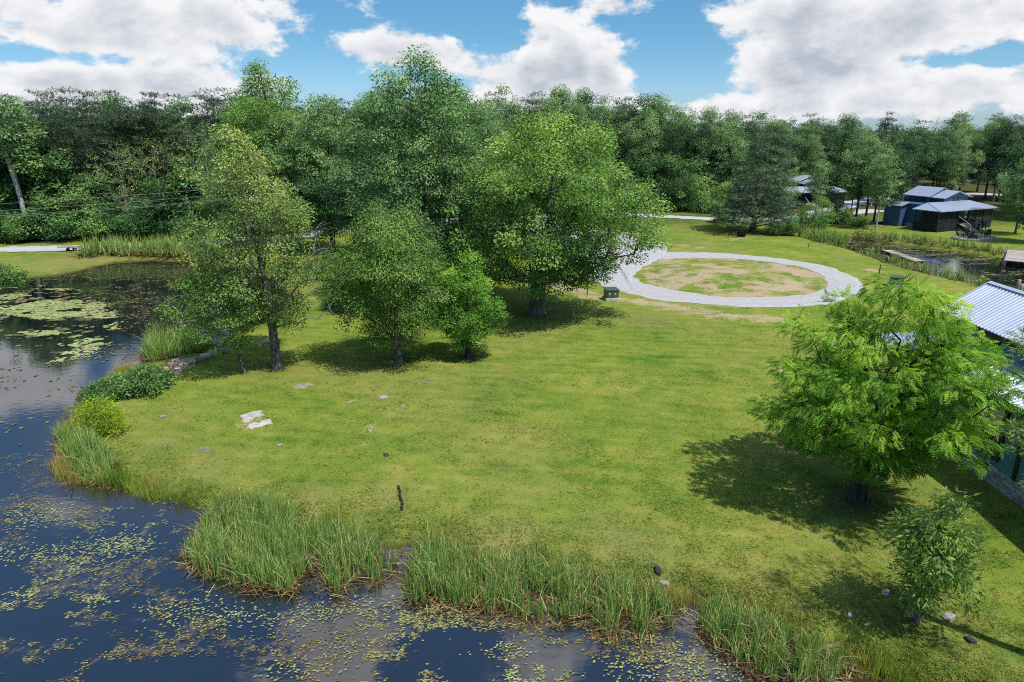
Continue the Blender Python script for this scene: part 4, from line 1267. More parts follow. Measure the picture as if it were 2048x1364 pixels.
def lawn_blades():
    m, t = mat_new("lawn_blade")
    pos, c, fine, vf, med = lawn_color(t)
    a = t.n('ShaderNodeAttribute', attribute_name='tone').outputs['Fac']
    c = t.mix(t.ss(a, 0, 1, 0, 0.75), c, (0.175, 0.205, 0.034))
    o = t.n('ShaderNodeOutputMaterial')
    b = t.n('ShaderNodeBsdfPrincipled', {'Base Color': c, 'Roughness': 0.6, 'Specular IOR Level': 0.15})
    tr = t.n('ShaderNodeBsdfTranslucent', {'Color': c})
    t.put(o.inputs[0], t.n('ShaderNodeMixShader', {0: 0.25, 1: b.outputs[0], 2: tr.outputs[0]}).outputs[0])
    rng = np.random.default_rng(311)
    n = 520000
    y = 14 + 36 * rng.uniform(0, 1, n) ** 1.7
    x = rng.uniform(-0.85, 0.85, n) * (y + 2)
    f = fbm(x * 1.6, y * 1.6, 313, 3)
    gi = np.clip(np.searchsorted(gx, x), 0, len(gx) - 1); gj = np.clip(np.searchsorted(gy, y), 0, len(gy) - 1)
    k = (gd[gj, gi] > 0.5) & (f + rng.uniform(-.22, .22, n) > 0.42) & (dirt[gj, gi] < 0.35 + .2 * rng.uniform(-1, 1, n)) & (litter[gj, gi] < .5) & ~((x > 19.3) & (y < 36))
    x, y, f = x[k], y[k], f[k]; n = len(x)
    z = GZ[gj[k], gi[k]]
    hgt = rng.uniform(.02, .06, n) * (0.6 + f)
    a = rng.uniform(0, 6.28, n)
    ld = np.stack([np.cos(a), np.sin(a), np.zeros(n)], -1) * (hgt * rng.uniform(.8, 2.4, n))[:, None]
    s = np.stack([-np.sin(a), np.cos(a), np.zeros(n)], -1) * rng.uniform(.008, .02, n)[:, None]
    p = np.stack([x, y, z - .01], -1)
    tip = p + ld + np.array([0, 0, 1.0]) * hgt[:, None]
    V = np.stack([p - s, p + s, tip], 1).reshape(-1, 3)
    me = quads("lawn_grass", V, np.arange(n * 3).reshape(-1, 3), m, tone=np.clip(rng.normal(.35, .3, n), 0, 1))
    return me
tag(link("lawn_grass", lawn_blades()), "short uneven blades of the mown lawn", "grass", kind='stuff')

def lawn_weeds():
    rng = np.random.default_rng(331)
    n = 2600
    y = 15 + 30 * rng.uniform(0, 1, n) ** 1.2; x = rng.uniform(-.8, .8, n) * (y + 1)
    f = fbm(x * .35, y * .35, 333, 3)
    k = (pond_d(x, y) > .7) & (f > .46 + rng.uniform(-.1, .1, n)) & ~((x > 19) & (y < 36))
    x, y = x[k], y[k]
    per = 9
    i = np.repeat(np.arange(len(x)), per); m = len(i)
    bx = x[i] + rng.normal(0, .05, m); by = y[i] + rng.normal(0, .05, m)
    V, Q = blades(rng, np.stack([bx, by, height(bx, by) - .01], -1), rng.uniform(.05, .13, m), rng.uniform(.012, .03, m), rng.uniform(.4, 1.0, m), 2)
    return quads("lawn_weeds", V, Q, M['bank'], tone=np.repeat(np.clip(rng.normal(.22, .14, len(x))[i] + rng.normal(0, .05, m), 0, 1), 2))
tag(link("lawn_weeds", lawn_weeds()), "scattered tufts of coarser weeds in the lawn", "weeds", kind='stuff')

def floating():
    rng = np.random.default_rng(401)
    def leaves(x, y, L, w, tone, z=0.012):
        n = len(x)
        a = rng.normal(0.30, 0.55, n)
        d = np.stack([np.cos(a), np.sin(a), np.zeros(n)], -1); s = np.stack([-np.sin(a), np.cos(a), np.zeros(n)], -1)
        tl = rng.normal(0, .12, n)
        p = np.stack([x, y, WL + z + rng.uniform(0, .012, n)], -1)
        dz = np.array([0, 0, 1.0]) * (L * np.maximum(tl, 0))[:, None]
        L = L[:, None]; w = (w * 0.5)[:, None]
        return np.stack([p, p + d * L * .3 + s * w, p + d * L * .7 + s * w * .9, p + d * L + dz, p + d * L * .7 - s * w * .9, p + d * L * .3 - s * w], 1).reshape(-1, 3), tone
    out = []
    # near drift of narrow leaves
    n = 330000
    y = rng.uniform(11.5, 30, n); x = rng.uniform(-26, 10, n)
    dP = sdf(x, y, POND)
    wm = weed_mask(x, y)
    f2 = fbm(x * 4.2, y * 4.2, 409, 2)
    thin = np.interp(y, [12, 17, 22, 26, 30], [1.0, 1.0, .75, .35, .15])
    thin *= np.where(x > -4, 1.25, .85)
    k = (dP < -0.1) & ((wm + .35 * np.exp(dP / 1.2)) * thin * sm(f2, .36, .60) > rng.uniform(0.10, 1.5, n))
    x, y, wm, f2 = x[k], y[k], wm[k], f2[k]; n = len(x)
    br = fbm(x * .35 + 3, y * .35, 411, 3)
    tone = np.clip(.34 + 1.3 * (br - .5) + rng.normal(0, .22, n) + np.where(x < -7, .08, 0), 0, 1)
    out.append(leaves(x, y, rng.uniform(.06, .13, n), rng.uniform(.016, .032, n), tone))
    # bright pale patches
    for (px, py, r, m) in [(640, 1102, 1.2, 0), (215, 1098, .9, 260), (85, 1040, .9, 160), (60, 1020, .7, 110), (90, 1110, .8, 100), (250, 1085, .6, 110), (20, 1105, .7, 90), (50, 1188, .3, 45), (190, 1200, .3, 45), (425, 1235, .8, 150), (360, 1215, .7, 130), (880, 1230, .7, 140), (760, 1215, .8, 160), (560, 1240, .6, 100), (1010, 1300, .4, 60), (1300, 1330, 1.0, 260), (1400, 1350, .9, 200), (590, 1340, .6, 90), (700, 1300, .8, 110), (660, 1225, .6, 120)]:
        g = G(px, py, WL); 
        xx = g[0] + rng.normal(0, r, m); yy = g[1] + rng.normal(0, r * .45, m)
        kk = sdf(xx, yy, POND) < -.05
        xx, yy = xx[kk], yy[kk]
        out.append(leaves(xx, yy, rng.uniform(.06, .12, len(xx)), rng.uniform(.025, .05, len(xx)), np.clip(rng.normal(.72 if px < 500 else .55, .2, len(xx)), 0, 1), .02))
    V = np.concatenate([o[0] for o in out]); T = np.concatenate([o[1] for o in out])
    me = quads("floating_weed", V, np.arange(len(V)).reshape(-1, 6), M['pad'], tone=T)
    tag(link("floating_weed", me), "yellow-green pondweed leaves drifting on the near water", "pondweed", kind='stuff')
    # far lily pads
    n = 130000
    y = rng.uniform(27, 78, n); x = rng.uniform(-60, -14, n)
    px = 1024 + F * x / (y * CP + (H - WL) * SP)
    py = 682 - F * ((WL - H) * CP + y * SP) / (y * CP - (WL - H) * SP)
    a = fbm(x * .18, y * .36, 421, 4)
    b = fbm(x * .9, y * 1.4, 423, 3)
    left = np.exp(-(((px - 60) / 170) ** 2 + ((py - 650) / 75) ** 2))
    mid = np.exp(-(((px - 300) / 210) ** 2 + ((py - 570) / 50) ** 2))
    dns = np.clip(left * 1.1, 0, .8) * sm(a * .6 + b * .4, .46, .56) + 0.36 * mid * sm(b, .42, .6) + .05 * sm(b, .5, .65)
    k = (sdf(x, y, POND) < -.1) & (dns > rng.uniform(0, 1, n)) & (px > -150)
    x, y, left, a = x[k], y[k], left[k], a[k]; n = len(x)
    r = np.where(left > .35, rng.uniform(.09, .20, n), rng.uniform(.03, .11, n))
    th = np.arange(6) * math.pi / 3
    ph = rng.uniform(0, 6.28, n)
    V = np.stack([x[:, None] + r[:, None] * np.cos(th[None] + ph[:, None]), y[:, None] + r[:, None] * np.sin(th[None] + ph[:, None]), WL + .012 + np.repeat(rng.uniform(0, .02, n)[:, None], 6, 1)], -1).reshape(-1, 3)
    tone = np.where((left > .3) & (a > .46), np.clip(rng.normal(.68, .18, n), 0, 1), np.clip(rng.normal(.16, .14, n), 0, 1))
    me = quads("lily_pads", V, np.arange(n * 6).reshape(-1, 6), M['pad'], tone=tone)
    tag(link("lily_pads", me), "pale green lily pads spread over the far pond water", "lily pads", kind='stuff')
    n = 9000
    x = rng.uniform(40, 80, n); y = rng.uniform(55, 96, n)
    k = (sdf(x, y, POND2) < -.1) & (fbm(x * .3, y * .8, 61) > rng.uniform(.42, .66, n))
    x, y = x[k], y[k]; n = len(x)
    r = rng.uniform(.12, .3, n); ph = rng.uniform(0, 6.28, n)
    V = np.stack([x[:, None] + r[:, None] * np.cos(th[None] + ph[:, None]), y[:, None] + r[:, None] * .6 * np.sin(th[None] + ph[:, None]), WL + .012 + np.repeat(rng.uniform(0, .02, n)[:, None], 6, 1)], -1).reshape(-1, 3)
    tag(link("pond_scum", quads("pond_scum", V, np.arange(n * 6).reshape(-1, 6), M['pad'], tone=np.clip(rng.normal(.25, .22, n), 0, 1))), "floating weed on the pond below the dark blue house", "pondweed", kind='stuff')
floating()

# ------------------------------------------------------------------ stones, slabs and small things
def rock_mesh(seed, sx, sy, sz, mat):
    rng = np.random.default_rng(seed)
    nu, nv = 8, 5
    V = []
    for j in range(nv):
        ph = -math.pi / 2 + math.pi * (j + .5) / nv
        for i in range(nu):
            a = 2 * math.pi * i / nu
            c = np.array([math.cos(a) * math.cos(ph), math.sin(a) * math.cos(ph), math.sin(ph)])
            c = np.sign(c) * np.abs(c) ** 0.5
            V.append(c * np.array([sx, sy, sz]) * .5 * (1 + rng.uniform(-.16, .16)))
    Fc = [(j * nu + i, j * nu + (i + 1) % nu, (j + 1) * nu + (i + 1) % nu, (j + 1) * nu + i) for j in range(nv - 1) for i in range(nu)]
    Fc += [tuple(range(nu))[::-1], tuple((nv - 1) * nu + i for i in range(nu))]
    return poly("rock%d" % seed, V, Fc, mat)
rows = [(330, 747, .75, .45, .40), (345, 740, .60, .55, .50), (356, 748, .55, .5, .45), (352, 729, .7, .5, .4), (368, 738, .75, .6, .45), (381, 727, .9, .55, .4), (398, 722, .95, .5, .35), (412, 716, .9, .45, .35), (426, 711, .7, .5, .4), (437, 708, .75, .55, .42), (443, 701, .6, .45, .5), (452, 705, .6, .5, .4), (366, 729, .7, .5, .35), (520, 690, .9, .35, .25), (532, 685, .8, .3, .22), (322, 744, .5, .4, .32)]
GR = "brown boulders in a row on the bank"
for k, (px, py, a, b_, c) in enumerate(rows):
    g = at_ground(px, py)
    o = link("boulder", rock_mesh(500 + k, a * .78, b_ * .82, c * 1.05, M['brownstone']), None, (g[0], g[1], g[2] + c * .42), (0, 0, .6 + .3 * math.sin(k * 2.1)))
    tag(o, ["leftmost small boulder of the brown row on the bank", "brown boulder near the left end of the bank row", "brown boulder at the near left of the bank row", "upper brown boulder behind the left end of the row", "grey-brown boulder fourth from the row's left end", "long brown boulder left of the row's middle", "long flat boulder in the middle of the bank row", "flat boulder right of the row's middle", "brown boulder in the right half of the bank row", "dark boulder near the right end of the bank row", "upper dark boulder at the right end of the row", "last dark boulder at the right end of the row", "boulder lying behind the row's left half", "separate long stone right of the boulder row", "separate flat stone farthest right of the boulder row", "small stone at the very left tip of the boulder row"][k], "boulder", GR)
def flat_slab(name, corners, th, mat, seed, label, cat, sub=5, parent=None):
    """thin broken plate with ragged edges"""
    rng = np.random.default_rng(seed)
    V = []
    n = len(corners)
    for i in range(n):
        p, q = np.array(corners[i], float), np.array(corners[(i + 1) % n], float)
        for k in range(sub):
            s = k / sub
            v = p * (1 - s) + q * s
            v[:2] += rng.normal(0, .045, 2)
            V.append(v)
    m = len(V)
    V = np.array(V)
    VV = np.concatenate([V - np.array([0, 0, .08]), V + np.array([0, 0, th])])
    Fc = [tuple(range(m))[::-1], tuple(range(m, 2 * m))] + [(i, (i + 1) % m, m + (i + 1) % m, m + i) for i in range(m)]
    o = link(name, poly(name, VV, Fc, mat), parent)
    if label: tag(o, label, cat)
    return o
def gp(px, py):
    g = at_ground(px, py); return (g[0], g[1], g[2])
flat_slab("concrete_slab", [gp(480, 831), gp(500, 825), gp(522, 821), gp(529, 833), gp(512, 835), gp(503, 841), gp(489, 846)], .035, M['concrete'], 1, "upper pale piece of the broken concrete slab on the lawn", "slab")
flat_slab("concrete_slab", [gp(494, 850), gp(508, 844), gp(519, 846), gp(527, 840), gp(541, 838), gp(545, 846), gp(500, 858)], .035, M['concrete'], 2, "lower pale piece of the broken concrete slab on the lawn", "slab")
flat_slab("stone_plate", [gp(393, 902), gp(418, 897), gp(420, 903), gp(396, 908)], .012, M['plate'], 3, "thin grey stone plate left of the broken slab", "stone", 3)
flat_slab("stone_plate", [gp(592, 769), gp(625, 766), gp(627, 772), gp(598, 775)], .012, M['plate'], 4, "patch of pale stone below the thin-leaved oak", "stone", 3)
flat_slab("stone_plate", [gp(758, 793), gp(772, 789), gp(777, 794), gp(762, 798)], .03, M['concrete'], 5, "small white plate in the middle of the left lawn", "stone", 2)
for k, (px, py, a, b_, c, mt, lb) in enumerate([(853, 767, .32, .12, .08, 'palestone', "small pale stone below the drooping tree"), (805, 813, .22, .16, .10, 'palestone', "tiny white stone right of the small white plate"),
        (739, 865, .20, .12, .08, 'palestone', "tiny pale stone by the bare streak"), (560, 890, .28, .18, .08, 'palestone', "small pale stone right below the broken slab"), (773, 912, .30, .20, .10, 'darkstone', "small dark lump on the left lawn"),
        (325, 834, .34, .22, .12, 'plate', "grey-brown stone on the lawn near the low shrub"), (1316, 1139, .36, .22, .16, 'darkstone', "dark stone on the bank above the small cattail bed"), (1330, 1158, .34, .2, .14, 'palestone', "pale stone below the dark bank stone"),
        (1770, 1190, .32, .2, .1, 'palestone', "pale stone left of the sapling"), (1815, 1228, .16, .12, .08, 'palestone', "tiny white stone at the sapling's foot"), (1897, 1236, .42, .3, .16, 'palestone', "pale block beneath the sapling's right boughs"),
        (1940, 1282, .28, .2, .14, 'darkstone', "dark stone right below the sapling"), (1733, 1251, .16, .12, .08, 'brownstone', "small brown stone left of the sapling's foot"), (1700, 1231, .2, .12, .06, 'brownstone', "small flat brown stone near the right cattail bed"),
        (1725, 1357, .5, .3, .2, 'brownstone', "brown rock at the bottom edge by the cattails"), (1390, 462, .5, .3, .2, 'palestone', "pale stone on the far lawn beyond the circle"), (1088, 628, .5, .35, .25, 'palestone', "pale stone right of the large oak's trunk"), (786, 724, .4, .3, .16, 'brownstone', "stone at the foot of the drooping tree")]):
    g = at_ground(px, py)
    tag(link("stone", rock_mesh(600 + k, a, b_, c, M[mt]), None, (g[0], g[1], g[2] + c * .3), (0, 0, k * 1.3)), lb, "stone", "loose stones on the lawn")
g0, g1 = gp(693, 805), gp(710, 801)
V, Q = tube(np.array([g0, (np.array(g0) + g1) / 2, g1]) + [0, 0, .04], np.array([.03, .04, .025]), 6)
tag(link("stick", quads("stick", V, Q, M['palebark'], smooth=True)), "pale stick lying on the left lawn", "stick")
# black drain pipe showing in its trench
dr = empty("drain_pipe", gp(801, 1000))
pts = [np.array(gp(x, y)) for x, y in [(797, 974), (798, 982), (800, 990), (801, 998), (803, 1006), (804, 1014), (805, 1024)]]
for k in range(6):
    a, c = pts[k], pts[k + 1]
    V, Q = tube(np.array([a * .92 + c * .08, a * .5 + c * .5, a * .06 + c * .94]) + [0.02 * math.sin(k * 2), 0, .03] - np.array(dr.location), np.array([.045, .06, .045]), 8)
    link("pipe_section", quads("pipe_section", V, Q, M['plastic'], smooth=True), dr)
tag(dr, "black corrugated drain pipe sections running to the cattails", "pipe")

# transformer cabinets
def transformer(px, py, rz, label, s=1.0):
    o = empty("transformer_box", at_ground(px, py), rz, s)
    box("pad", o, M['concrete'], -.62, .62, -.58, .58, -.1, .20)
    box("cabinet", o, M['boxgreen'], -.52, .52, -.40, .46, .201, .86)
    hexa("lid", o, M['boxgreen'], [(-.56, -.46, .90), (.56, -.46, .90), (.56, .50, .98), (-.56, .50, .98)], .07)
    box("door", o, M['boxgreen'], -.46, -.02, -.425, -.401, .26, .80)
    box("door", o, M['boxgreen'], .02, .46, -.425, -.401, .26, .80)
    box("warning_plate", o, M['white'], -.36, -.22, -.432, -.4255, .52, .68)
    box("warning_plate", o, M['white'], .14, .28, -.432, -.4255, .50, .66)
    tag(o, label, "utility box", "green transformer cabinets")
transformer(1222, 599, 0.2, "green transformer cabinet on a pad beside the gravel circle, near the oak")
transformer(1791, 572, -0.35, "green transformer cabinet on the slope above the far pond")

# stump and stakes on the far lawn
g = at_ground(1482, 474)
tag(link("charred_stump", rock_mesh(700, 1.1, .8, 1.1, M['char']), None, (g[0], g[1], g[2] + .3)), "black charred stump on the far lawn", "stump")
for px, py, hh, lb in [(1758, 548, .9, "thin dark stake on the lawn left of the far green cabinet"), (1617, 494, .5, "short dark stake on the far lawn edge"), (1174, 590, .6, "short wooden stake left of the near green cabinet")]:
    g = at_ground(px, py)
    V, Q = tube(np.array([[0, 0, -.2], [0.01, 0, hh * .5], [.02, 0, hh]]), np.array([.05, .05, .04]), 6)
    tag(link("stake", quads("stake", V, Q, M['blackbrown'], smooth=True), None, g), lb, "stake")
# culvert mouth by the road
g = at_ground(142, 502)
cv = empty("culvert", g, 0.1)
V, Q = tube(np.array([[0, .6, .1], [0, -.3, .1]]), np.array([.42, .42]), 14)
link("pipe", quads("pipe", V, Q, M['plastic'], smooth=True), cv)
box("headwall", cv, M['concrete'], -1.3, 1.3, -.28, -.02, .45, .62)
tag(cv, "black culvert mouth under the road at the left", "culvert")

# overhead lines: four cables sagging between poles
pole_xy = G(506, 547)[:2]
up = empty("utility_pole", (pole_xy[0], pole_xy[1], 0))
V, Q = tube(np.array([[0, 0, -.4], [0, 0, 4.5], [0.03, 0, 9.0]]), np.array([.17, .14, .11]), 9)
link("pole", quads("pole", V, Q, M['bark'], smooth=True), up)
box("crossarm", up, M['timber'], -.9, .9, -.06, .06, 8.3, 8.42)
for s in (-.8, 0, .8):
    box("insulator", up, M['white'], s - .05, s + .05, -.05, .05, 8.42, 8.6)
tag(up, "utility pole hidden behind the thin-leaved oak carrying four cables", "pole")
for k, (z0, z1, lb) in enumerate([(8.5, 7.15, "topmost overhead cable crossing the pond at the left"), (7.9, 6.62, "second overhead cable from the top at the left"), (7.45, 6.2, "third overhead cable from the top at the left"), (7.35, 6.0, "lowest overhead cable at the left")]):
    A0 = np.array([pole_xy[0], pole_xy[1], z0]); B0 = np.array([-92.0, 44.0, z1 + .9])
    s = np.linspace(0, 1, 28)[:, None]
    P = A0 * (1 - s) + B0 * s
    P[:, 2] -= 4 * 1.05 * (s * (1 - s))[:, 0]
    V, Q = tube(P, np.full(28, .010), 5)
    tag(link("overhead_cable", quads("overhead_cable", V, Q, M['wire'], smooth=True)), lb, "cable", "overhead cables")

# ------------------------------------------------------------------ houses
def ribbed_panel(name, along, slope, mat, pitch=0.225, n=4, rib=0.035):
    """metal roof panel: profile along 'along', extruded by vector 'slope'"""
    along = np.array(along, float); slope = np.array(slope, float)
    nrm = np.cross(along, slope); nrm /= np.linalg.norm(nrm)
    if nrm[2] < 0: nrm = -nrm
    prof = []
    for k in range(n):
        for s, h in ((0, 0), (.30, 0), (.42, rib), (.62, rib), (.74, 0)):
            prof.append(((k + s) * pitch, h))
    prof.append((n * pitch, 0))
    V = []
    for s in (0, 1):
        for a, h in prof:
            V.append(along * a + nrm * h + slope * s)
    m = len(prof)
    Fc = [(i, i + 1, m + i + 1, m + i) for i in range(m - 1)]
    V2 = [v - nrm * .03 for v in V]
    Fc += [(2 * m + m + i, 2 * m + m + i + 1, 2 * m + i + 1, 2 * m + i) for i in range(m - 1)]
    Fc += [(i + 1, i, 2 * m + i, 2 * m + i + 1) for i in range(m - 1)] + [(m + i, m + i + 1, 3 * m + i + 1, 3 * m + i) for i in range(m - 1)]
    return poly(name, V + V2, Fc, mat)

def panels(parent, origin, along, count, slope, mat):
    along = np.array(along, float)
    me = ribbed_panel("roof_panel", along, slope, mat)
    for k in range(count):
        link("roof_panel", me, parent, tuple(np.array(origin, float) + along * (k * 0.9)))

# --- the cabin at the right border (walls run along the viewing direction)
cb = empty("blue_cabin", (19.4, 20.0, 0))
def cbx(name, mat, X0, X1, Y0, Y1, z0, z1, parent=None):
    o = box(name, parent or cb, mat, X0 - 19.4, X1 - 19.4, Y0 - 20, Y1 - 20, z0, z1)
    return o
Y0, Y1, Y2 = 13.0, 26.6, 32.0
wl = cbx("wall", M['black'], 19.46, 21.2, Y0, Y1, .80, 3.75)
me = poly("siding_board", [(0, 0, 0), (-.035, 0, 0), (-.035, 1, 0), (0, 1, 0), (0, 0, .17), (-.008, 0, .17), (-.008, 1, .17), (0, 1, .17)], BF, M['blue'])
segs = [(13.0, 17.3), (17.9, 20.2), (20.8, 23.55), (23.75, 24.55), (25.75, 26.48)]
for a, c in segs:
    for k in range(17):
        o = link("siding_board", me, wl, (19.455 - 19.4, a - 20, .84 + k * .168)); o.scale = (1, c - a, 1)
for k in range(17):
    if k < 2:
        o = link("siding_board", me, wl, (19.455 - 19.4, 24.55 - 20, .84 + k * .168)); o.scale = (1, 1.2, 1)
for yy in (26.55, 23.65, 20.5, 17.6):
    cbx("trim_board", M['black'], 19.39, 19.45, yy - .09, yy + .09, .8, 3.72, wl)
wn = cbx("window", M['black'], 19.38, 19.44, 24.6, 25.7, 1.05, 3.55, wl)
cbx("pane", M['blind'], 19.365, 19.379, 24.78, 25.52, 2.25, 3.35, wn) if False else None
pn = link("pane", poly("pane", boxv(19.362 - 19.4, 19.379 - 19.4, 4.80, 5.50, 2.25, 3.30), BF, M['blind']), wl)
for yy in (21.0, 22.1):
    cbx("window", M['black'], 19.395, 19.43, yy, yy + .8, 1.9, 3.3, wl)
fd = cbx("foundation", M['block'], 19.44, 21.2, Y0, Y1, -.2, .80)
rb = np.random.default_rng(8)
bms = []
for k in range(4):
    r_ = np.random.default_rng(800 + k)
    v = np.array(boxv(-.05, .02, .012, .388, .008, .188)) + r_.normal(0, .008, (8, 3))
    bms.append(poly("stone_block", v, BF, M['block']))
for r_ in range(4):
    k = 0
    yy = 17.0 + (0.2 if r_ % 2 else 0.0)
    while yy < 26.4:
        o = link("stone_block", bms[int(rb.integers(0, 4))], fd, (19.44 - 19.4 + rb.normal(0, .010), yy - 20, r_ * .197)); yy += .40
cbx("foundation_vent", M['black'], 19.36, 19.40, 25.05, 25.45, .55, .78, fd)
mw = cbx("wall", M['blue'], 21.22, 25.0, Y0, Y2 - .02, 0, 5.32)
for k in range(7):
    o = link("siding_board", me, mw, (21.215 - 19.4, Y0 - 20, 4.15 + k * .168)); o.scale = (1, Y2 - Y0 - .1, 1)
for a, c in [(25.0, 26.6), (28.2, 29.4), (30.9, 31.5)]:
    w_ = cbx("window", M['black'], 21.14, 21.19, a, c, 4.55, 5.1, mw)
    cbx("pane", M['glass'], 21.125, 21.139, a + .1, c - .1, 4.65, 5.0, mw)
gab = link("gable_wall", poly("gable_wall", [(21.22 - 19.4, Y2 - 20.03, 5.3), (25.0 - 19.4, Y2 - 20.03, 5.3), (23.11 - 19.4, Y2 - 20.03, 6.5), (21.22 - 19.4, Y0 - 20, 5.3), (25.0 - 19.4, Y0 - 20, 5.3), (23.11 - 19.4, Y0 - 20, 6.5)],
     [(0, 1, 2), (3, 5, 4), (0, 3, 4, 1)], M['bluedark']), cb)
ridge_x, ridge_z, eave_x, eave_z = 23.1, 6.66, 20.88, 5.30
panels(cb, (eave_x - 19.4, 12.5 - 20, eave_z + .04), (0, 1, 0), 22, (ridge_x - eave_x, 0, ridge_z - eave_z), M['metal'])
panels(cb, (25.32 - 19.4, 12.5 - 20, eave_z + .04), (0, 1, 0), 22, (ridge_x - 25.32, 0, ridge_z - eave_z), M['metal'])
hexa("ridge_cap", cb, M['metal'], [(ridge_x - 19.4 - .16, -7.5, 6.70), (ridge_x - 19.4, -7.5, 6.78), (ridge_x - 19.4, 12.3, 6.78), (ridge_x - 19.4 - .16, 12.3, 6.70)], .02)
hexa("ridge_cap", cb, M['metal'], [(ridge_x - 19.4, -7.5, 6.78), (ridge_x - 19.4 + .16, -7.5, 6.70), (ridge_x - 19.4 + .16, 12.3, 6.70), (ridge_x - 19.4, 12.3, 6.78)], .02)
cbx("fascia", M['black'], 20.82, 20.875, 12.5, 32.3, 5.12, 5.335)
cbx("soffit", M['bluedark'], 20.876, 21.2, 12.5, 32.2, 5.2, 5.25)
hexa("rake_trim", cb, M['metal'], [(20.86 - 19.4, 12.28, 5.40), (23.1 - 19.4, 12.28, 6.77), (23.1 - 19.4, 12.36, 6.77), (20.86 - 19.4, 12.36, 5.40)], .2)
# lean-to roof
panels(cb, (19.08 - 19.4, 13.0 - 20, 3.76), (0, 1, 0), 16, (2.12, 0, .66), M['metal'])
cbx("fascia", M['black'], 19.02, 19.075, 13.0, 27.4, 3.58, 3.775)
cbx("gutter", M['black'], 18.95, 19.018, 13.0, 27.4, 3.62, 3.74)
# open deck beyond the enclosed lean-to
dk = cbx("deck", M['blackbrown'], 19.4, 21.2, 26.62, 32.0, .55, .78)
for yy in (27.3, 29.4, 31.9):
    cbx("post", M['black'], 19.42, 19.58, yy, yy + .16, -.1, 3.72)
cbx("beam", M['black'], 19.42, 19.58, 26.6, 32.1, 3.4, 3.58)
for zz in (1.1, 1.45, 1.8):
    cbx("rail", M['black'], 19.45, 19.52, 27.46, 31.9, zz, zz + .07)
# far porch roof
panels(cb, (19.7 - 19.4, 32.35 - 20, 3.35), (1, 0, 0), 7, (0, 0.001, 0.0) if False else (0, 4.2, -.45), M['metal'])
for X in (19.9, 22.6, 25.4):
    cbx("post", M['black'], X, X + .16, 36.2, 36.36, -.1, 2.95)
cbx("porch_floor", M['greywood'], 19.7, 26.0, 32.02, 36.5, .3, .5)
tag(cb, "blue clapboard cabin with ribbed white metal roof at the right border", "cabin")

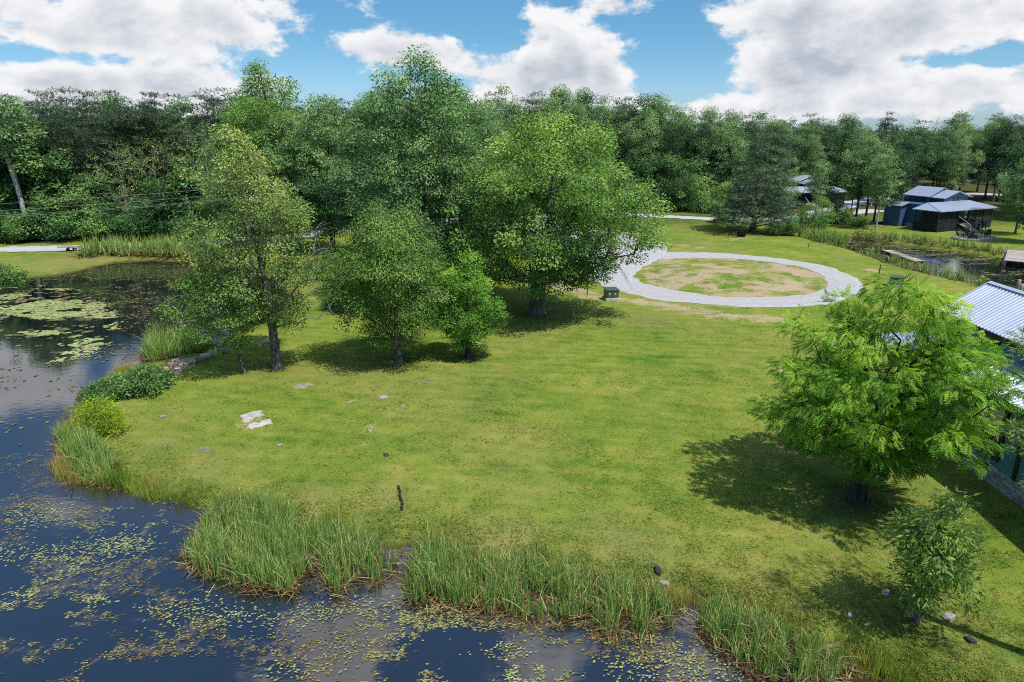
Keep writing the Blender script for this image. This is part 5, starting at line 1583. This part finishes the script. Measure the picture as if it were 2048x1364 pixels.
# --- porch house across the far pond, its neighbours among the trees
def porch_house(loc, rz, label, full=True, roof=None, sc=1.0):
    roof = roof or M['metalfar']
    o = empty("porch_house", loc, rz, sc)
    B = lambda nm, m, *a, p=None: box(nm, p or o, M[m], *a)
    B("wall", 'bluedark', 2.4, 11.6, 3.6, 9.2, 0, 3.3)
    B("wall", 'bluedark', 6.2, 11.7, 3.7, 5.55, 3.301, 4.2)
    B("wall", 'bluedark', 5.7, 11.3, 5.56, 9.1, 3.302, 4.25)
    B("foundation", 'block', 2.3, 2.399, 3.62, 6.4, -.2, .5)
    B("wall", 'bluedark', 1.0, 2.39, 6.5, 9.1, 0, 2.95)
    hexa("side_roof", o, roof, [(.6, 6.2, 3.0), (2.39, 6.2, 3.45), (2.39, 9.4, 3.45), (.6, 9.4, 3.0)], .08)
    # gabled loft, front part
    link("gable_wall", poly("gable_wall", [(6.2, 3.7, 4.2), (11.7, 3.7, 4.2), (8.95, 3.7, 5.0), (6.2, 3.75, 4.2), (11.7, 3.75, 4.2), (8.95, 3.75, 5.0)], [(0, 1, 2), (5, 4, 3), (0, 2, 5, 3), (1, 4, 5, 2)], M['bluedark']), o)
    hexa("loft_roof", o, roof, [(5.75, 3.3, 4.12), (8.95, 3.3, 5.06), (8.95, 5.75, 5.06), (5.75, 5.75, 4.12)], .10)
    hexa("loft_roof", o, roof, [(8.95, 3.3, 5.06), (12.15, 3.3, 4.12), (12.15, 5.75, 4.12), (8.95, 5.75, 5.06)], .10)
    # gabled loft, higher rear part
    hexa("main_roof", o, roof, [(5.2, 5.4, 4.22), (8.5, 5.4, 5.40), (8.5, 9.6, 5.40), (5.2, 9.6, 4.22)], .10)
    hexa("main_roof", o, roof, [(8.5, 5.4, 5.40), (11.8, 5.4, 4.22), (11.8, 9.6, 4.22), (8.5, 9.6, 5.40)], .10)
    link("gable_wall", poly("gable_wall", [(5.7, 5.56, 4.25), (11.3, 5.56, 4.25), (8.5, 5.56, 5.28), (5.7, 9.1, 4.25), (11.3, 9.1, 4.25), (8.5, 9.1, 5.28)], [(0, 1, 2), (5, 4, 3)], M['bluedark']), o)
    for a in (8.3, 9.2):
        w_ = B("window", 'black', a, a + .7, 3.64, 3.695, 3.5, 4.1)
        box("pane", w_, M['glass'], a + .08, a + .62, 3.62, 3.639, 3.57, 4.03)
    for yy in (3.95, 4.7):
        w_ = B("window", 'black', 6.14, 6.195, yy, yy + .5, 3.5, 4.05)
        box("pane", w_, M['glass'], 6.12, 6.139, yy + .07, yy + .43, 3.57, 3.98)
    for yy in (6.1, 7.6):
        w_ = B("window", 'black', 5.64, 5.695, yy, yy + .7, 3.55, 4.05)
        box("pane", w_, M['glass'], 5.62, 5.639, yy + .07, yy + .63, 3.62, 3.98)
    # hipped porch roof
    hexa("porch_roof", o, roof, [(-.45, -.45, 2.92), (12.6, -.45, 2.92), (11.9, 3.69, 3.62), (2.6, 3.69, 3.62)], .10)
    link("porch_roof", poly("porch_roof", [(-.45, -.45, 2.92), (2.6, 3.69, 3.62), (-.45, 3.75, 2.92), (-.45, -.45, 2.82), (2.6, 3.69, 3.52), (-.45, 3.75, 2.82)], [(0, 1, 2), (5, 4, 3), (0, 2, 5, 3), (1, 4, 5, 2)], roof), o)
    if full:
        B("hip_cap", 'metal', 0, .01, 0, .01, 2.8, 2.81) if False else None
        beam("hip_cap", o, M['metal'], (-.45, -.45, 2.94), (2.6, 3.69, 3.64), .06, 5)
        B("porch_floor", 'blackbrown', 0, 12.2, 0, 3.58, .85, 1.0)
        for x in (0.0, 1.5, 3.0):                       # left screened corner skirts
            B("skirt_panel", 'blackbrown', x + .02, x + 1.46, -.02, .03, -.25, 1.25)
        B("skirt_panel", 'blackbrown', -.03, .02, .02, 3.55, -.25, 1.25)
        B("skirt_panel", 'blackbrown', 6.9, 12.2, -.02, .03, -.25, 1.0)
        B("skirt_panel", 'blackbrown', 12.17, 12.22, .04, 3.5, -.25, 1.0)
        for x in (0, 2.2, 4.4, 6.72, 8.4, 10.1, 12.06):
            B("post", 'black', x, x + .14, 0.035, .165, 1.001, 2.84)
        for yy in (1.2, 2.4, 3.4):
            B("post", 'black', .001, .13, yy, yy + .13, 1.002, 2.84)
            B("post", 'black', 12.07, 12.2, yy, yy + .13, 1.002, 2.84)
        for a, c in ((.15, 2.18), (2.36, 4.38)):
            B("screen_panel", 'screen', a, c, .09, .10, 1.26, 2.82)
        for a, c in ((6.88, 8.38), (8.56, 10.08), (10.26, 12.04)):
            B("screen_panel", 'screen', a, c, .09, .10, 1.02, 2.82)
        for a, c in ((.18, 1.18), (1.35, 2.38)):
            B("screen_panel", 'screen', .06, .07, a, c, 1.26, 2.82)
        B("rail", 'black', 6.88, 12.04, .06, .14, 1.72, 1.80)
        B("beam", 'black', 0, 12.2, .02, .18, 2.82, 2.86)
        B("door", 'black', 4.6, 6.6, 3.5, 3.58, 1.001, 3.0)
        for x in (1.0, 2.6, 8.0, 10.0):
            w_ = B("window", 'black', x if x > 2.4 else 2.45, (x if x > 2.4 else 2.45) + .9, 3.52, 3.595, 1.7, 2.7)
            box("pane", w_, M['glass'], (x if x > 2.4 else 2.45) + .08, (x if x > 2.4 else 2.45) + .82, 3.50, 3.519, 1.78, 2.62)
        for k in range(6):                                # front steps
            B("step", 'greywood', 4.5, 6.7, -.30 * (6 - k) - .02, -.30 * (5 - k) - .022, -.2, .15 + k * .15)
        for x in (4.42, 6.72):
            beam("handrail", o, M['greywood'], (x, -1.85, 1.0), (x, 0, 1.95), .06, 6)
            B("newel_post", 'greywood', x - .05, x + .05, -1.9, -1.8, -.2, 1.0)
            hexa("stair_skirt", o, M['black'], [(x - .04, -1.8, .35), (x + .04, -1.8, .35), (x + .04, -.02, 1.0), (x - .04, -.02, 1.0)], .5)
    tag(o, label, "house", "dark blue porch houses")
    return o
HA = math.atan2(0.42905, 0.90328)
hc = G(1872, 465)
porch_house((hc[0], hc[1], 0), HA, "dark blue house with screened wraparound porch above the far pond")
h2 = G(1562, 418)
porch_house((h2[0], h2[1], 0), 0.15, "second house half hidden by trees right of the broad conifer", True, M['metal'], 1.0)
h3 = G(1918, 360)
porch_house((h3[0], h3[1], 0), 0.3, "distant house roof glimpsed through the right-hand wood", False, M['metal'], 1.0)

def hl(u, v, z=0):
    c, s = math.cos(HA), math.sin(HA)
    return (hc[0] + c * u - s * v, hc[1] + s * u + c * v, z)
# fire pit patio with chairs
pc = G(1948, 477)
pt = empty("fire_pit_patio", (pc[0], pc[1], .0), HA)
n = 40
V = [(2.9 * math.cos(6.283 * i / n) * (1 + .04 * math.sin(i * 1.7)), 1.9 * math.sin(6.283 * i / n), z) for z in (-.3, .12) for i in range(n)]
link("sand_floor", poly("sand_floor", V, [tuple(range(n, 2 * n))] + [(i, (i + 1) % n, n + (i + 1) % n, n + i) for i in range(n)], M['sand']), pt)
rs = [rock_mesh(900 + k, .42, .34, .34, M['palestone']) for k in range(4)]
for i in range(40):
    a = 6.283 * i / 40
    link("rim_stone", rs[i % 4], pt, (3.0 * math.cos(a), 2.0 * math.sin(a), .10), (0, 0, a))
for i in range(10):
    a = 6.283 * i / 10
    link("fire_ring_stone", rs[(i + 1) % 4], pt, (.5 * math.cos(a), .5 * math.sin(a), .26), (0, 0, a))
tag(pt, "oval sandy fire pit patio rimmed with stones before the porch", "patio")
def lounge_chair(u, v, rz, label):
    p = hl(u, v)
    o = empty("lounge_chair", (p[0], p[1], .12), HA + rz)
    hexa("seat", o, M['black'], [(-.3, -.3, .42), (.3, -.3, .42), (.3, .28, .30), (-.3, .28, .30)], .05)
    for k in range(5):
        x = -.28 + k * .115
        hexa("back_slat", o, M['black'], [(x, .26, .30), (x + .1, .26, .30), (x + .1, .62, 1.02), (x, .62, 1.02)], .05)
    for s in (-1, 1):
        box("arm", o, M['black'], s * .40 - .07, s * .40 + .07, -.38, .42, .56, .60)
        box("leg", o, M['black'], s * .38 - .035, s * .38 + .035, -.34, -.27, 0, .559)
        box("leg", o, M['black'], s * .38 - .035, s * .38 + .035, .30, .37, 0, .559)
    tag(o, label, "chair", "dark slatted chairs round the fire pit")
PU = (pc[0] - hc[0]) * math.cos(HA) + (pc[1] - hc[1]) * math.sin(HA)
PV = -(pc[0] - hc[0]) * math.sin(HA) + (pc[1] - hc[1]) * math.cos(HA)
lounge_chair(PU - 1.6, PV + .9, .9, "dark slatted chair at the back left of the fire pit")
lounge_chair(PU - 1.2, PV - .5, 1.9, "dark slatted chair at the front left of the fire pit")
lounge_chair(PU + .6, PV + 1.2, -.3, "dark slatted chair at the back of the fire pit nearest the steps")
lounge_chair(PU + 1.8, PV - .3, -1.7, "dark slatted chair at the right of the fire pit")
p = hl(7.9, -1.4)
gr = empty("barbecue_grill", (p[0], p[1], 0), HA)
V = []
link("lid", rock_mesh(950, 1.1, .8, .7, M['black']), gr, (0, 0, 1.0))
box("firebox", gr, M['black'], -.5, .5, -.32, .32, .62, .98)
for sx in (-.42, .42):
    for sy in (-.26, .26):
        box("leg", gr, M['black'], sx - .04, sx + .04, sy - .04, sy + .04, 0, .62)
tag(gr, "round black barbecue grill beside the porch steps", "grill")

# docks and old walkway on the far pond
dl = G(2008, 521, 0.3)
dc = empty("wooden_dock", (dl[0], dl[1], 0), math.atan2(81.4 - 74.2, 59.4 - 54.0) - math.pi / 2)
for k in range(28):
    box("deck_board", dc, M['greywood'], .02, 6.0, k * .30, k * .30 + .28, .28, .34)
for x in (.15, 2.9, 5.8):
    for y_ in (.15, 4.2, 8.2):
        box("pile", dc, M['timber'], x - .09, x + .09, y_ - .09, y_ + .09, -1.6, .275)
for x in (0.05, 3.0, 5.85):
    box("joist", dc, M['timber'], x, x + .1, 0, 8.38, .08, .27)
for k in range(4):
    box("bench_post", dc, M['timber'], -.12, .0, .2 + k * 1.6, .32 + k * 1.6, -.2, 1.25)
for zz in (.75, 1.05):
    box("bench_rail", dc, M['greywood'], -.08, -.03, .1, 5.3, zz, zz + .16)
tag(dc, "grey wooden dock with side rail on the far pond at the right border", "dock")
w0, w1 = G(1772, 501, WL + .3), G(1840, 524, WL + .3)
wk = empty("old_walkway", tuple(w0[:2]) + (0,), math.atan2(w1[1] - w0[1], w1[0] - w0[0]))
L = float(np.hypot(*(w1 - w0)[:2]))
for k in range(int(L / .34)):
    box("deck_board", wk, M['greywood'], k * .34, k * .34 + .30, -.55, .55, -.03 + .01 * (k % 3), .03 + .01 * (k % 3))
for s in (-.5, .44):
    box("stringer", wk, M['char'], 0, L, s, s + .07, -.22, -.035)
for k in range(4):
    box("pile", wk, M['char'], k * L / 3.2, k * L / 3.2 + .18, -.1, .1, -1.3, -.04)
tag(wk, "old low plank walkway lying across the far pond", "walkway")
for k, (px, py, hh, lb) in enumerate([(2034, 582, 1.15, "taller grey mooring post behind the cabin roof"), (2041, 584, .8, "shorter dark mooring post behind the cabin roof")]):
    g = at_ground(px, py)
    V, Q = tube(np.array([[0, 0, -.5], [0, 0, hh * .6], [0.02, 0, hh], [0.02, 0, hh + .01]]), np.array([.14, .14, .13, .01]), 9)
    tag(link("mooring_post", quads("mooring_post", V, Q, M['greywood'] if k == 0 else M['timber'])), lb, "post")
    bpy.context.scene.objects[-1]
    o = [q for q in bpy.data.objects if q.name.startswith("mooring_post")][-1]
    o.location = (g[0], g[1], g[2])
# silt fence board running to the house
for k, (a, c, lb) in enumerate([((1718, 452), (1790, 446), "black silt fence on the slope left of the dark blue house"), ((1790, 446), (1828, 439), "black silt fence end touching the dark blue house")]):
    p, q = G(*a), G(*c)
    V = [(p[0], p[1], -.1), (q[0], q[1], -.1), (q[0], q[1] + .06, -.1), (p[0], p[1] + .06, -.1), (p[0], p[1], .4), (q[0], q[1], .4), (q[0], q[1] + .06, .4), (p[0], p[1] + .06, .4)]
    tag(link("silt_fence", poly("silt_fence", V, BF, M['blackbrown'])), lb, "fence")
